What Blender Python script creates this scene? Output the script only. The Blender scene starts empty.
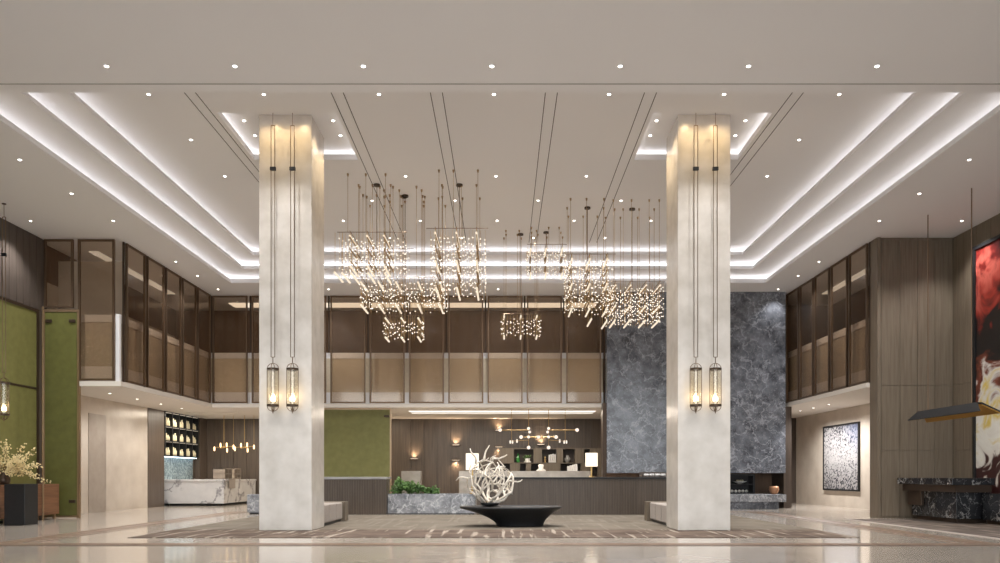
import bpy, bmesh, math, random
from mathutils import Vector, Matrix
random.seed(7)
C = bpy.context.scene
COL = C.collection
PI = math.pi
ORD = ['first', 'second', 'third', 'fourth', 'fifth', 'sixth', 'seventh', 'eighth', 'ninth', 'tenth', 'eleventh', 'twelfth']

# ------------------------------------------------------------------ materials
def new_mat(name):
    m = bpy.data.materials.new(name); m.use_nodes = True
    return m, m.node_tree.nodes, m.node_tree.links, m.node_tree.nodes['Principled BSDF']

def coords(n, l, scale=(1, 1, 1), rot=(0, 0, 0)):
    tc = n.new('ShaderNodeTexCoord'); mp = n.new('ShaderNodeMapping')
    mp.inputs['Scale'].default_value = scale; mp.inputs['Rotation'].default_value = rot
    l.new(tc.outputs['Object'], mp.inputs['Vector'])
    return mp.outputs['Vector']

def ramp(n, stops):
    r = n.new('ShaderNodeValToRGB'); e = r.color_ramp.elements
    while len(e) < len(stops): e.new(0.5)
    for k, (p, c) in enumerate(stops):
        e[k].position = p; e[k].color = (*c, 1)
    return r

def plain(name, col, rough=0.5, metal=0.0, spec=0.5, emit=None, strength=0):
    m, n, l, b = new_mat(name)
    b.inputs['Base Color'].default_value = (*col, 1)
    b.inputs['Roughness'].default_value = rough
    b.inputs['Metallic'].default_value = metal
    b.inputs['Specular IOR Level'].default_value = spec
    if emit:
        b.inputs['Emission Color'].default_value = (*emit, 1)
        b.inputs['Emission Strength'].default_value = strength
    return m

def mottled(name, c1, c2, scale=2.0, rough=0.4, stretch=(1, 1, 1), detail=6, metal=0, bump=0.0, spec=0.5):
    m, n, l, b = new_mat(name)
    v = coords(n, l, stretch)
    t = n.new('ShaderNodeTexNoise'); t.inputs['Scale'].default_value = scale; t.inputs['Detail'].default_value = detail
    l.new(v, t.inputs['Vector'])
    r = ramp(n, [(0.3, c1), (0.7, c2)]); l.new(t.outputs['Fac'], r.inputs['Fac'])
    l.new(r.outputs['Color'], b.inputs['Base Color'])
    b.inputs['Roughness'].default_value = rough; b.inputs['Metallic'].default_value = metal
    b.inputs['Specular IOR Level'].default_value = spec
    if bump:
        bp = n.new('ShaderNodeBump'); bp.inputs['Strength'].default_value = bump
        l.new(t.outputs['Fac'], bp.inputs['Height']); l.new(bp.outputs['Normal'], b.inputs['Normal'])
    return m

def marble(name, base1, base2, vein, scale=1.0, vein_w=0.04, rough=0.15, rot=(0.3, 0.5, 0.6), vein_scale=1.0, amount=1.0, second=True):
    m, n, l, b = new_mat(name)
    v = coords(n, l, (scale,) * 3, rot)
    w = n.new('ShaderNodeTexNoise'); w.inputs['Scale'].default_value = 1.3; w.inputs['Detail'].default_value = 8
    w.inputs['Roughness'].default_value = 0.62
    l.new(v, w.inputs['Vector'])
    base = ramp(n, [(0.32, base1), (0.68, base2)]); l.new(w.outputs['Fac'], base.inputs['Fac'])
    mix_in = base.outputs['Color']
    for k, sc in enumerate((0.9, 2.6) if second else (0.9,)):
        add = n.new('ShaderNodeVectorMath'); add.operation = 'MULTIPLY_ADD'
        l.new(w.outputs['Color'], add.inputs[0]); add.inputs[1].default_value = (0.9, 0.9, 0.9)
        l.new(v, add.inputs[2])
        t = n.new('ShaderNodeTexNoise'); t.inputs['Scale'].default_value = sc * vein_scale; t.inputs['Detail'].default_value = 4
        l.new(add.outputs[0], t.inputs['Vector'])
        sub = n.new('ShaderNodeMath'); sub.operation = 'SUBTRACT'; l.new(t.outputs['Fac'], sub.inputs[0]); sub.inputs[1].default_value = 0.5
        ab = n.new('ShaderNodeMath'); ab.operation = 'ABSOLUTE'; l.new(sub.outputs[0], ab.inputs[0])
        r = ramp(n, [(0.0, (amount,) * 3), (vein_w / (1 + k * 0.6), (0, 0, 0))]); l.new(ab.outputs[0], r.inputs['Fac'])
        mx = n.new('ShaderNodeMixRGB'); l.new(r.outputs['Color'], mx.inputs['Fac']); l.new(mix_in, mx.inputs['Color1'])
        mx.inputs['Color2'].default_value = (*vein, 1); mix_in = mx.outputs['Color']
    l.new(mix_in, b.inputs['Base Color'])
    b.inputs['Roughness'].default_value = rough
    return m

def wood(name, c1, c2, rough=0.45, axis='z', scale=6.0):
    st = {'z': (1, 1, 0.05), 'x': (0.05, 1, 1), 'y': (1, 0.05, 1)}[axis]
    m, n, l, b = new_mat(name)
    v = coords(n, l, st)
    t = n.new('ShaderNodeTexNoise'); t.inputs['Scale'].default_value = scale * 3; t.inputs['Detail'].default_value = 8
    t.inputs['Distortion'].default_value = 0.6
    l.new(v, t.inputs['Vector'])
    r = ramp(n, [(0.25, c1), (0.75, c2)]); l.new(t.outputs['Fac'], r.inputs['Fac'])
    l.new(r.outputs['Color'], b.inputs['Base Color']); b.inputs['Roughness'].default_value = rough
    return m

def screen_mat(name, tint, body, fac, gloss=0.08, rough=0.06):
    m, n, l, b = new_mat(name)
    b.inputs['Base Color'].default_value = (*body, 1); b.inputs['Roughness'].default_value = 0.5; b.inputs['Metallic'].default_value = 0.3
    tr = n.new('ShaderNodeBsdfTransparent'); tr.inputs['Color'].default_value = (*tint, 1)
    g = n.new('ShaderNodeBsdfGlossy'); g.inputs['Roughness'].default_value = rough; g.inputs['Color'].default_value = (0.9, 0.85, 0.8, 1)
    m1 = n.new('ShaderNodeMixShader'); m1.inputs['Fac'].default_value = fac
    l.new(tr.outputs[0], m1.inputs[1]); l.new(b.outputs[0], m1.inputs[2])
    m2 = n.new('ShaderNodeMixShader'); m2.inputs['Fac'].default_value = gloss
    l.new(m1.outputs[0], m2.inputs[1]); l.new(g.outputs[0], m2.inputs[2])
    l.new(m2.outputs[0], n['Material Output'].inputs['Surface'])
    return m

def emit_mat(name, col, s):
    m, n, l, b = new_mat(name)
    e = n.new('ShaderNodeEmission'); e.inputs['Color'].default_value = (*col, 1); e.inputs['Strength'].default_value = s
    l.new(e.outputs[0], n['Material Output'].inputs['Surface'])
    return m

M = {}
M['paint'] = plain('ceiling_paint', (0.85, 0.845, 0.86), 0.9, spec=0.1)
M['paint_warm'] = plain('warm_paint', (0.74, 0.69, 0.63), 0.85, spec=0.15)
M['paving'] = mottled('grey_paving', (0.22, 0.22, 0.22), (0.32, 0.32, 0.32), 1.0, 0.8)
M['slot'] = plain('slot_black', (0.12, 0.11, 0.11), 0.8)
M['groove'] = plain('groove_grey', (0.42, 0.41, 0.40), 0.9, spec=0.1)
M['column'] = mottled('cream_stone', (0.56, 0.515, 0.46), (0.69, 0.645, 0.595), 2.6, 0.22, detail=10)
M['beige_stone'] = mottled('beige_stone', (0.56, 0.48, 0.40), (0.68, 0.60, 0.51), 1.4, 0.25)
M['dark_beige'] = mottled('taupe_stone', (0.34, 0.28, 0.23), (0.42, 0.36, 0.30), 2.0, 0.3)
M['wood'] = wood('grey_brown_wood', (0.068, 0.050, 0.037), (0.122, 0.092, 0.070), 0.42)
M['wood_dark'] = wood('dark_wood', (0.065, 0.050, 0.042), (0.11, 0.088, 0.075), 0.45)
M['wood_olive'] = wood('olive_grey_wood', (0.122, 0.094, 0.065), (0.20, 0.16, 0.117), 0.45)
M['wood_balcony'] = wood('balcony_wood', (0.125, 0.072, 0.042), (0.20, 0.12, 0.072), 0.5)
M['wood_umber'] = wood('umber_wood', (0.050, 0.034, 0.025), (0.085, 0.060, 0.045), 0.5)
M['walnut'] = wood('walnut', (0.15, 0.068, 0.034), (0.28, 0.135, 0.07), 0.35, 'y')
M['grey_marble'] = marble('grey_marble', (0.055, 0.060, 0.072), (0.235, 0.25, 0.29), (0.52, 0.545, 0.60), 1.8, 0.02, 0.18, amount=0.55)
M['planter_marble'] = marble('pale_grey_marble', (0.13, 0.138, 0.155), (0.36, 0.37, 0.40), (0.66, 0.67, 0.70), 2.2, 0.022, 0.2, amount=0.7)
M['white_marble'] = marble('white_marble', (0.66, 0.65, 0.65), (0.80, 0.79, 0.78), (0.22, 0.21, 0.23), 0.95, 0.035, 0.15, rot=(0.2, 0.9, 0.3), amount=0.85, second=False)
M['black_marble'] = marble('black_marble', (0.010, 0.010, 0.012), (0.032, 0.032, 0.036), (0.62, 0.60, 0.58), 1.1, 0.009, 0.12, amount=0.6, vein_scale=1.1)
M['green'] = mottled('green_fabric', (0.17, 0.165, 0.05), (0.205, 0.20, 0.065), 5, 0.55)
M['green_dark'] = mottled('dark_green_fabric', (0.115, 0.115, 0.035), (0.145, 0.147, 0.045), 5, 0.3)
M['bronze'] = plain('bronze', (0.20, 0.135, 0.09), 0.38, 0.85)
M['bronze_dark'] = plain('dark_bronze', (0.085, 0.058, 0.042), 0.42, 0.7)
M['bronze_pale'] = plain('pale_bronze', (0.42, 0.30, 0.19), 0.35, 0.85)
M['brass'] = plain('brass', (0.62, 0.42, 0.17), 0.3, 0.95)
M['brass_dark'] = plain('aged_brass', (0.36, 0.23, 0.095), 0.36, 0.85)
M['black'] = plain('black_metal', (0.012, 0.012, 0.013), 0.4)
M['black_satin'] = mottled('black_satin', (0.007, 0.0075, 0.009), (0.011, 0.0115, 0.013), 20, 0.45)
M['screen'] = screen_mat('bronze_mesh', (0.93, 0.88, 0.82), (0.22, 0.16, 0.115), 0.07, 0.045)
M['glass'] = screen_mat('lantern_glass', (0.96, 0.94, 0.88), (0.8, 0.75, 0.65), 0.06, 0.07)
M['led'] = emit_mat('led_strip', (1.0, 0.962, 0.92), 4.8)
M['led_warm'] = emit_mat('led_warm', (1.0, 0.82, 0.62), 3.0)
M['warm_glow'] = emit_mat('warm_glow', (1.0, 0.84, 0.66), 1.1)
M['fill_glow'] = emit_mat('fill_glow', (1.0, 0.86, 0.70), 0.5)
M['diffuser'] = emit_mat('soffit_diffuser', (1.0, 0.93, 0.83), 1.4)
M['led_blue'] = emit_mat('led_cool', (0.75, 0.92, 1.0), 6.0)
M['lens'] = emit_mat('downlight_lens', (1.0, 0.93, 0.82), 14.0)
M['bulb'] = emit_mat('warm_bulb', (1.0, 0.80, 0.50), 7.0)
M['bulb_dim'] = emit_mat('amber_bulb', (1.0, 0.70, 0.38), 3.0)
M['bead'] = emit_mat('lit_bead', (1.0, 0.90, 0.78), 1.7)
M['tube_lit'] = emit_mat('lit_tube', (1.0, 0.84, 0.64), 1.05)
M['globe'] = emit_mat('opal_globe', (1.0, 0.88, 0.74), 1.2)
M['shade'] = emit_mat('lit_shade', (1.0, 0.88, 0.72), 1.6)
M['white'] = plain('white_ceramic', (0.78, 0.76, 0.73), 0.35)
M['paper'] = plain('white_paper', (0.74, 0.73, 0.73), 0.7)
M['pale_stone'] = mottled('pale_stone', (0.27, 0.26, 0.25), (0.38, 0.37, 0.36), 3, 0.25)
M['branch'] = mottled('bleached_branch', (0.62, 0.55, 0.46), (0.82, 0.77, 0.69), 9, 0.7, bump=0.2)
M['twig'] = plain('twig', (0.20, 0.13, 0.06), 0.7)
M['blossom'] = plain('cream_blossom', (0.80, 0.66, 0.36), 0.6)
M['leaf'] = mottled('leaf_green', (0.05, 0.11, 0.028), (0.14, 0.26, 0.07), 6, 0.45)
M['cushion'] = mottled('taupe_upholstery', (0.33, 0.285, 0.255), (0.40, 0.355, 0.32), 30, 0.85)
M['gold'] = plain('gold_lining', (0.60, 0.33, 0.07), 0.32, 0.8)
M['bottle_green'] = plain('green_glass', (0.04, 0.25, 0.05), 0.12)
M['jar'] = plain('amber_jar', (0.62, 0.57, 0.40), 0.25)
M['copper'] = plain('copper', (0.42, 0.22, 0.12), 0.4, 0.6)
M['niche'] = plain('niche_dark', (0.05, 0.036, 0.028), 0.6)
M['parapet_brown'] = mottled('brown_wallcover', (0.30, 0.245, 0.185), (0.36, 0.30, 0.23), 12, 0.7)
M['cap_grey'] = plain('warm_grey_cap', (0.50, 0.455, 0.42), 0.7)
M['parapet_beige'] = mottled('gold_wallcover', (0.58, 0.505, 0.39), (0.66, 0.58, 0.455), 12, 0.7)
M['mosaic'] = marble('blue_mosaic', (0.05, 0.08, 0.10), (0.16, 0.22, 0.26), (0.42, 0.52, 0.56), 6.0, 0.05, 0.3)

def floor_mat():
    m, n, l, b = new_mat('polished_stone_floor')
    v = coords(n, l, (1, 1, 1))
    t = n.new('ShaderNodeTexNoise'); t.inputs['Scale'].default_value = 1.1; t.inputs['Detail'].default_value = 7
    l.new(v, t.inputs['Vector'])
    r = ramp(n, [(0.3, (0.385, 0.335, 0.285)), (0.7, (0.475, 0.42, 0.365))]); l.new(t.outputs['Fac'], r.inputs['Fac'])
    br = n.new('ShaderNodeTexBrick'); br.offset = 0.0
    br.inputs['Scale'].default_value = 1.0; br.inputs['Brick Width'].default_value = 1.2; br.inputs['Row Height'].default_value = 1.2
    br.inputs['Mortar Size'].default_value = 0.006; br.inputs['Color1'].default_value = (1, 1, 1, 1)
    br.inputs['Color2'].default_value = (0.94, 0.94, 0.94, 1); br.inputs['Mortar'].default_value = (0.72, 0.68, 0.64, 1)
    l.new(v, br.inputs['Vector'])
    mx = n.new('ShaderNodeMixRGB'); mx.blend_type = 'MULTIPLY'; mx.inputs['Fac'].default_value = 1
    l.new(r.outputs['Color'], mx.inputs['Color1']); l.new(br.outputs['Color'], mx.inputs['Color2'])
    l.new(mx.outputs['Color'], b.inputs['Base Color'])
    b.inputs['Roughness'].default_value = 0.12
    return m
M['floor'] = floor_mat()
M['inlay'] = mottled('brown_inlay', (0.11, 0.065, 0.042), (0.24, 0.165, 0.12), 5, 0.4)
M['inlay_dark'] = mottled('dark_inlay', (0.07, 0.044, 0.03), (0.14, 0.095, 0.07), 5, 0.4)

def rug_mat(name, dark, mid, light, amount):
    m, n, l, b = new_mat(name)
    v = coords(n, l, (0.55, 0.55, 1), (0, 0, 0.62))
    w = n.new('ShaderNodeTexNoise'); w.inputs['Scale'].default_value = 2.5; w.inputs['Detail'].default_value = 6
    l.new(v, w.inputs['Vector'])
    r = ramp(n, [(0.3, dark), (0.7, mid)]); l.new(w.outputs['Fac'], r.inputs['Fac'])
    v2 = coords(n, l, (3.2, 0.22, 1), (0, 0, -0.5))
    s = n.new('ShaderNodeTexNoise'); s.inputs['Scale'].default_value = 2.2; s.inputs['Detail'].default_value = 3
    l.new(v2, s.inputs['Vector'])
    r2 = ramp(n, [(0.56, (0, 0, 0)), (0.64, (amount,) * 3)]); l.new(s.outputs['Fac'], r2.inputs['Fac'])
    mx = n.new('ShaderNodeMixRGB'); l.new(r2.outputs['Color'], mx.inputs['Fac']); l.new(r.outputs['Color'], mx.inputs['Color1'])
    mx.inputs['Color2'].default_value = (*light, 1); l.new(mx.outputs['Color'], b.inputs['Base Color'])
    b.inputs['Roughness'].default_value = 0.95; b.inputs['Specular IOR Level'].default_value = 0.1
    return m
M['rug_field'] = rug_mat('rug_field', (0.135, 0.115, 0.092), (0.185, 0.16, 0.13), (0.27, 0.24, 0.20), 0.3)
M['rug_border'] = rug_mat('rug_border', (0.07, 0.05, 0.04), (0.17, 0.13, 0.105), (0.38, 0.33, 0.28), 0.8)
M['rug_side'] = rug_mat('rug_side', (0.055, 0.045, 0.042), (0.16, 0.13, 0.11), (0.34, 0.28, 0.24), 0.7)

def painting_mat():
    m, n, l, b = new_mat('abstract_canvas')
    tc = n.new('ShaderNodeTexCoord'); sp = n.new('ShaderNodeSeparateXYZ'); l.new(tc.outputs['Generated'], sp.inputs[0])
    v = coords(n, l, (1, 1, 1))
    t = n.new('ShaderNodeTexNoise'); t.inputs['Scale'].default_value = 1.1; t.inputs['Detail'].default_value = 12; t.inputs['Distortion'].default_value = 1.6
    l.new(v, t.inputs['Vector'])
    k = n.new('ShaderNodeMath'); k.operation = 'MULTIPLY_ADD'; l.new(t.outputs['Fac'], k.inputs[0]); k.inputs[1].default_value = 0.55
    l.new(sp.outputs['Z'], k.inputs[2])
    k2 = n.new('ShaderNodeMath'); k2.operation = 'MULTIPLY'; l.new(k.outputs[0], k2.inputs[0]); k2.inputs[1].default_value = 0.7
    r = ramp(n, [(0.22, (0.03, 0.01, 0.01)), (0.30, (0.045, 0.012, 0.011)), (0.32, (0.62, 0.58, 0.52)), (0.38, (0.70, 0.68, 0.62)),
                 (0.44, (0.60, 0.44, 0.08)), (0.48, (0.62, 0.6, 0.56)), (0.51, (0.16, 0.04, 0.02)), (0.56, (0.012, 0.01, 0.01)),
                 (0.70, (0.012, 0.008, 0.008)), (0.75, (0.30, 0.03, 0.02)), (0.80, (0.46, 0.10, 0.075)), (0.85, (0.16, 0.012, 0.01)), (0.92, (0.03, 0.01, 0.01))])
    l.new(k2.outputs[0], r.inputs['Fac']); l.new(r.outputs['Color'], b.inputs['Base Color']); b.inputs['Roughness'].default_value = 0.35
    return m
M['painting'] = painting_mat()

def mosaic_art_mat():
    m, n, l, b = new_mat('speckled_canvas')
    tc = n.new('ShaderNodeTexCoord'); sp = n.new('ShaderNodeSeparateXYZ'); l.new(tc.outputs['Generated'], sp.inputs[0])
    v = coords(n, l, (1, 1, 1))
    vo = n.new('ShaderNodeTexVoronoi'); vo.inputs['Scale'].default_value = 17; l.new(v, vo.inputs['Vector'])
    bw = n.new('ShaderNodeSeparateColor'); l.new(vo.outputs['Color'], bw.inputs[0])
    d = n.new('ShaderNodeMath'); d.operation = 'SUBTRACT'; l.new(sp.outputs['Z'], d.inputs[0]); d.inputs[1].default_value = 0.5
    d2 = n.new('ShaderNodeMath'); d2.operation = 'ABSOLUTE'; l.new(d.outputs[0], d2.inputs[0])
    k = n.new('ShaderNodeMath'); k.operation = 'MULTIPLY_ADD'; l.new(d2.outputs[0], k.inputs[0]); k.inputs[1].default_value = -0.75; l.new(bw.outputs[0], k.inputs[2])
    r = ramp(n, [(0.0, (0.02, 0.02, 0.03)), (0.07, (0.12, 0.115, 0.12)), (0.22, (0.36, 0.345, 0.345)), (0.9, (0.50, 0.48, 0.475))])
    l.new(k.outputs[0], r.inputs['Fac'])
    # blue drift towards one upper corner
    g = n.new('ShaderNodeMath'); g.operation = 'SUBTRACT'; l.new(sp.outputs['Z'], g.inputs[0]); l.new(sp.outputs['Y'], g.inputs[1])
    rb = ramp(n, [(0.4, (0, 0, 0)), (0.95, (0.75, 0.75, 0.75))]); l.new(g.outputs[0], rb.inputs['Fac'])
    mx = n.new('ShaderNodeMixRGB'); l.new(rb.outputs['Color'], mx.inputs['Fac']); l.new(r.outputs['Color'], mx.inputs['Color1']); mx.inputs['Color2'].default_value = (0.12, 0.15, 0.26, 1)
    l.new(mx.outputs['Color'], b.inputs['Base Color']); b.inputs['Roughness'].default_value = 0.5
    return m
M['speckle'] = mosaic_art_mat()

# ------------------------------------------------------------------ geometry helpers
ORIGIN = {}
class MB:
    def __init__(s): s.b = bmesh.new()
    def box(s, x0, x1, y0, y1, z0, z1):
        vs = [s.b.verts.new(p) for p in ((x0, y0, z0), (x1, y0, z0), (x1, y1, z0), (x0, y1, z0), (x0, y0, z1), (x1, y0, z1), (x1, y1, z1), (x0, y1, z1))]
        for f in ((0, 3, 2, 1), (4, 5, 6, 7), (0, 1, 5, 4), (1, 2, 6, 5), (2, 3, 7, 6), (3, 0, 4, 7)): s.b.faces.new([vs[i] for i in f])
        return s
    def quad(s, *p):
        s.b.faces.new([s.b.verts.new(q) for q in p]); return s
    def tube(s, pts, radii, n=8, cap=True):
        pts = [Vector(p) for p in pts]
        if not isinstance(radii, (list, tuple)): radii = [radii] * len(pts)
        rings = []; up = None
        for i, p in enumerate(pts):
            d = (pts[min(i + 1, len(pts) - 1)] - pts[max(i - 1, 0)])
            if d.length < 1e-9: d = Vector((0, 0, 1))
            d.normalize()
            if up is None: up = Vector((0, 0, 1)) if abs(d.z) < 0.9 else Vector((1, 0, 0))
            a = d.cross(up)
            if a.length < 1e-4: a = d.orthogonal()
            a.normalize(); c = a.cross(d); up = c
            rings.append([s.b.verts.new(p + (a * math.cos(2 * PI * k / n) + c * math.sin(2 * PI * k / n)) * radii[i]) for k in range(n)])
        for i in range(len(rings) - 1):
            for k in range(n):
                s.b.faces.new((rings[i][k], rings[i][(k + 1) % n], rings[i + 1][(k + 1) % n], rings[i + 1][k]))
        if cap:
            s.b.faces.new(rings[0][::-1]); s.b.faces.new(rings[-1])
        return s
    def lathe(s, c, prof, n=20, sx=1, sy=1, cap=True):
        rings = [[s.b.verts.new((c[0] + r * sx * math.cos(2 * PI * k / n), c[1] + r * sy * math.sin(2 * PI * k / n), c[2] + z)) for k in range(n)] for r, z in prof]
        for i in range(len(rings) - 1):
            for k in range(n): s.b.faces.new((rings[i][k], rings[i][(k + 1) % n], rings[i + 1][(k + 1) % n], rings[i + 1][k]))
        if cap:
            s.b.faces.new(rings[0][::-1]); s.b.faces.new(rings[-1])
        return s
    def ball(s, c, r, sub=1):
        bmesh.ops.create_icosphere(s.b, subdivisions=sub, radius=r, matrix=Matrix.Translation(c)); return s
    def ring(s, c, R, r, axis='z', n=20, m=6):
        rr = []
        for i in range(n):
            a = 2 * PI * i / n; row = []
            for j in range(m):
                q = 2 * PI * j / m; u = R + r * math.cos(q); w = r * math.sin(q)
                p = (u * math.cos(a), u * math.sin(a), w) if axis == 'z' else (u * math.cos(a), w, u * math.sin(a))
                row.append(s.b.verts.new(Vector(c) + Vector(p)))
            rr.append(row)
        for i in range(n):
            for j in range(m): s.b.faces.new((rr[i][j], rr[(i + 1) % n][j], rr[(i + 1) % n][(j + 1) % m], rr[i][(j + 1) % m]))
        return s
    def prism(s, poly, y0, y1):          # polygon in x,z extruded along y
        a = [s.b.verts.new((x, y0, z)) for x, z in poly]; b = [s.b.verts.new((x, y1, z)) for x, z in poly]
        n = len(poly)
        s.b.faces.new(a); s.b.faces.new(b[::-1])
        for k in range(n): s.b.faces.new((a[k], b[k], b[(k + 1) % n], a[(k + 1) % n]))
        return s
    def build(s, name, mat, parent=None, bevel=0, smooth=False, origin=None):
        if parent is None:
            if origin is None:
                xs = [v.co for v in s.b.verts]
                lo = Vector([min(v[i] for v in xs) for i in range(3)]); hi = Vector([max(v[i] for v in xs) for i in range(3)])
                origin = Vector(((lo.x + hi.x) / 2, (lo.y + hi.y) / 2, lo.z))
            o_ = Vector(origin)
        else:
            o_ = ORIGIN[parent]
        bmesh.ops.translate(s.b, verts=s.b.verts, vec=-o_)
        bmesh.ops.recalc_face_normals(s.b, faces=s.b.faces)
        me = bpy.data.meshes.new(name); s.b.to_mesh(me); s.b.free()
        if smooth:
            for p in me.polygons: p.use_smooth = True
        me.materials.append(mat)
        ob = bpy.data.objects.new(name, me); COL.objects.link(ob)
        if parent is None: ob.location = o_
        else: ob.parent = parent
        ORIGIN[ob] = o_
        if bevel:
            md = ob.modifiers.new('bevel', 'BEVEL'); md.width = bevel; md.segments = 2; md.limit_method = 'ANGLE'
        return ob

def tag(o, label, cat, group=None):
    o['label'] = label; o['category'] = cat
    if group: o['group'] = group
    return o
def thing(name, label, cat, loc, group=None):
    o = bpy.data.objects.new(name, None); COL.objects.link(o); o.location = loc; o.empty_display_size = 0.1
    ORIGIN[o] = Vector(loc)
    return tag(o, label, cat, group)
def struct(mb, name, mat, label=None, bevel=0, origin=(0, 0, 0)):
    o = mb.build(name, mat, None, bevel, origin=origin); o['kind'] = 'structure'
    if label: o['label'] = label
    return o
def dup(root, loc, label, group=None, rotz=None, lights=True):
    r = root.copy(); COL.objects.link(r); r.location = loc; r['label'] = label
    if group: r['group'] = group
    if rotz is not None: r.rotation_euler = (0, 0, rotz)
    for ch in [o for o in root.children if lights or o.type != 'LIGHT']:
        c = ch.copy(); COL.objects.link(c); c.parent = r
        for g in [o for o in ch.children]:
            d = g.copy(); COL.objects.link(d); d.parent = c
    return r
def lamp(kind, name, parent, loc, power, col=(1, 0.9, 0.78), **kw):
    d = bpy.data.lights.new(name, kind); d.energy = power; d.color = col
    for k, v in kw.items(): setattr(d, k, v)
    o = bpy.data.objects.new(name, d); COL.objects.link(o); o.parent = parent
    o.location = Vector(loc) - (ORIGIN[parent] if parent else Vector())
    return o

# ------------------------------------------------------------------ measures of the hall
H, HR, H0, HF = 9.22, 9.49, 8.30, 8.25
STEP = (H - H0) / 3
YF = 13.68                     # where the low ceiling ends and the coved ceiling starts
XB, YB, YN = 11.2, 29.3, 22.3  # balcony fronts, near end of side balconies
XW, XU = 13.5, 13.75           # side walls, walls under the balconies
ZS, ZT = 3.92, 4.06            # balcony slab
YW = 35.2                      # rear wall

# ------------------------------------------------------------------ floor
struct(MB().box(-60, 60, -80, -5, -0.2, -0.02), 'ground', M['paving'], 'unseen grey paving added outside to block light from below')  # added out of view to block sky light coming from below
struct(MB().box(-18, 18, -5, 37, -0.2, 0.0), 'floor', M['floor'], 'pale polished stone floor of the lobby')
b = MB().box(-13.4, 13.4, 13.42, 13.62, 0, 0.004); struct(b, 'trim_1', M['inlay_dark'], 'dark brown stone line running across the front of the floor')
b = MB().box(-13.4, 13.4, 13.66, 13.98, 0, 0.004); struct(b, 'trim_2', M['inlay'], 'brown mottled stone band running across the front of the floor')
for k, s in enumerate((-1, 1)):
    b = MB()
    for u0, u1 in ((8.62, 8.74), (8.86, 9.22), (9.28, 9.36)): b.box(min(s * u0, s * u1), max(s * u0, s * u1), 14.05, 26.0, 0, 0.004)
    struct(b, 'trim_%d' % (3 + k), M['inlay'], 'brown stone border lines of the floor beside the %s balcony' % ('green screen' if s < 0 else 'speckled art'))
b = MB().box(-9.36, 9.36, 26.05, 26.25, 0, 0.004); struct(b, 'trim_5', M['inlay'], 'brown stone line across the floor before the reception')

rug = thing('area_rug', 'large taupe rug with dark streaked front border under both columns', 'rug', (0, 15.2, 0.001))
MB().box(-7.42, 7.42, 17.4, 23.95, 0.001, 0.012).build('field', M['rug_field'], rug)
MB().box(-7.42, 7.42, 15.2, 17.4, 0.001, 0.012).build('border', M['rug_border'], rug)
r2 = thing('area_rug', 'dark brown rug with pale edge under the black marble desk', 'rug', (11.5, 13.6, 0.001))
MB().box(10.15, 13.3, 13.9, 21.6, 0.001, 0.012).build('field', M['rug_side'], r2)
MB().box(10.0, 10.15, 13.9, 21.6, 0.001, 0.010).build('edge', M['cushion'], r2)

# ------------------------------------------------------------------ ceilings
b = MB()
b.box(-14.2, 14.2, -5, YF, HF, 9.8)
struct(b, 'ceiling', M['paint'], 'low flat ceiling strip nearest the entrance')
struct(MB().box(-14.2, 14.2, 13.36, 13.395, HF - 0.004, HF + 0.01), 'trim_6', M['groove'], 'thin groove line across the low ceiling strip')

XS = [8.47, 9.04, 9.72]; YS = [26.0, 26.65, 27.3]     # lip edges, inner to outer
REC = [(-6.08, -3.47), (3.49, 6.10)]; RY = (16.45, 18.9)
def uloop(mb, X, Y, u0, z0, u1, z1):                   # U-shaped band between two offsets of the lip line
    a = [(-X - u0, YF, z0), (-X - u0, Y + u0, z0), (X + u0, Y + u0, z0), (X + u0, YF, z0)]
    c = [(-X - u1, YF, z1), (-X - u1, Y + u1, z1), (X + u1, Y + u1, z1), (X + u1, YF, z1)]
    for k in range(3): mb.quad(a[k], a[k + 1], c[k + 1], c[k])
PROF = [(0, 0), (0.05, 0.125), (0.09, 0.125), (0.09, 0.03), (0.60, 0.03), (0.60, STEP)]
c = MB(); leds = MB()
zs = [H - STEP, H - 2 * STEP, H0]                      # level below each lip, inner to outer
for k in range(3):
    X, Y, z = XS[k], YS[k], zs[k]
    for (u0, z0), (u1, z1) in zip(PROF, PROF[1:]): uloop(c, X, Y, u0, z + z0, u1, z + z1)
    uloop(leds, X, Y, 0.50, z + 0.05, 0.56, z + 0.11)
    if k < 2: uloop(c, X, Y, 0, z, XS[k + 1] - X + 0.60, z)
# bead along the outermost lip
uloop(c, XS[2], YS[2], 0.0, H0, 0.0, H0 - 0.03); uloop(c, XS[2], YS[2], 0.0, H0 - 0.03, 0.16, H0 - 0.03); uloop(c, XS[2], YS[2], 0.16, H0 - 0.03, 0.16, H0)
# outer soffit
X, Y = XS[2], YS[2]
c.quad((-14.2, YF, H0), (-X, YF, H0), (-X, 33.2, H0), (-14.2, 33.2, H0))
c.quad((X, YF, H0), (14.2, YF, H0), (14.2, 33.2, H0), (X, 33.2, H0))
c.quad((-X, Y, H0), (X, Y, H0), (X, 33.2, H0), (-X, 33.2, H0))
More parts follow.
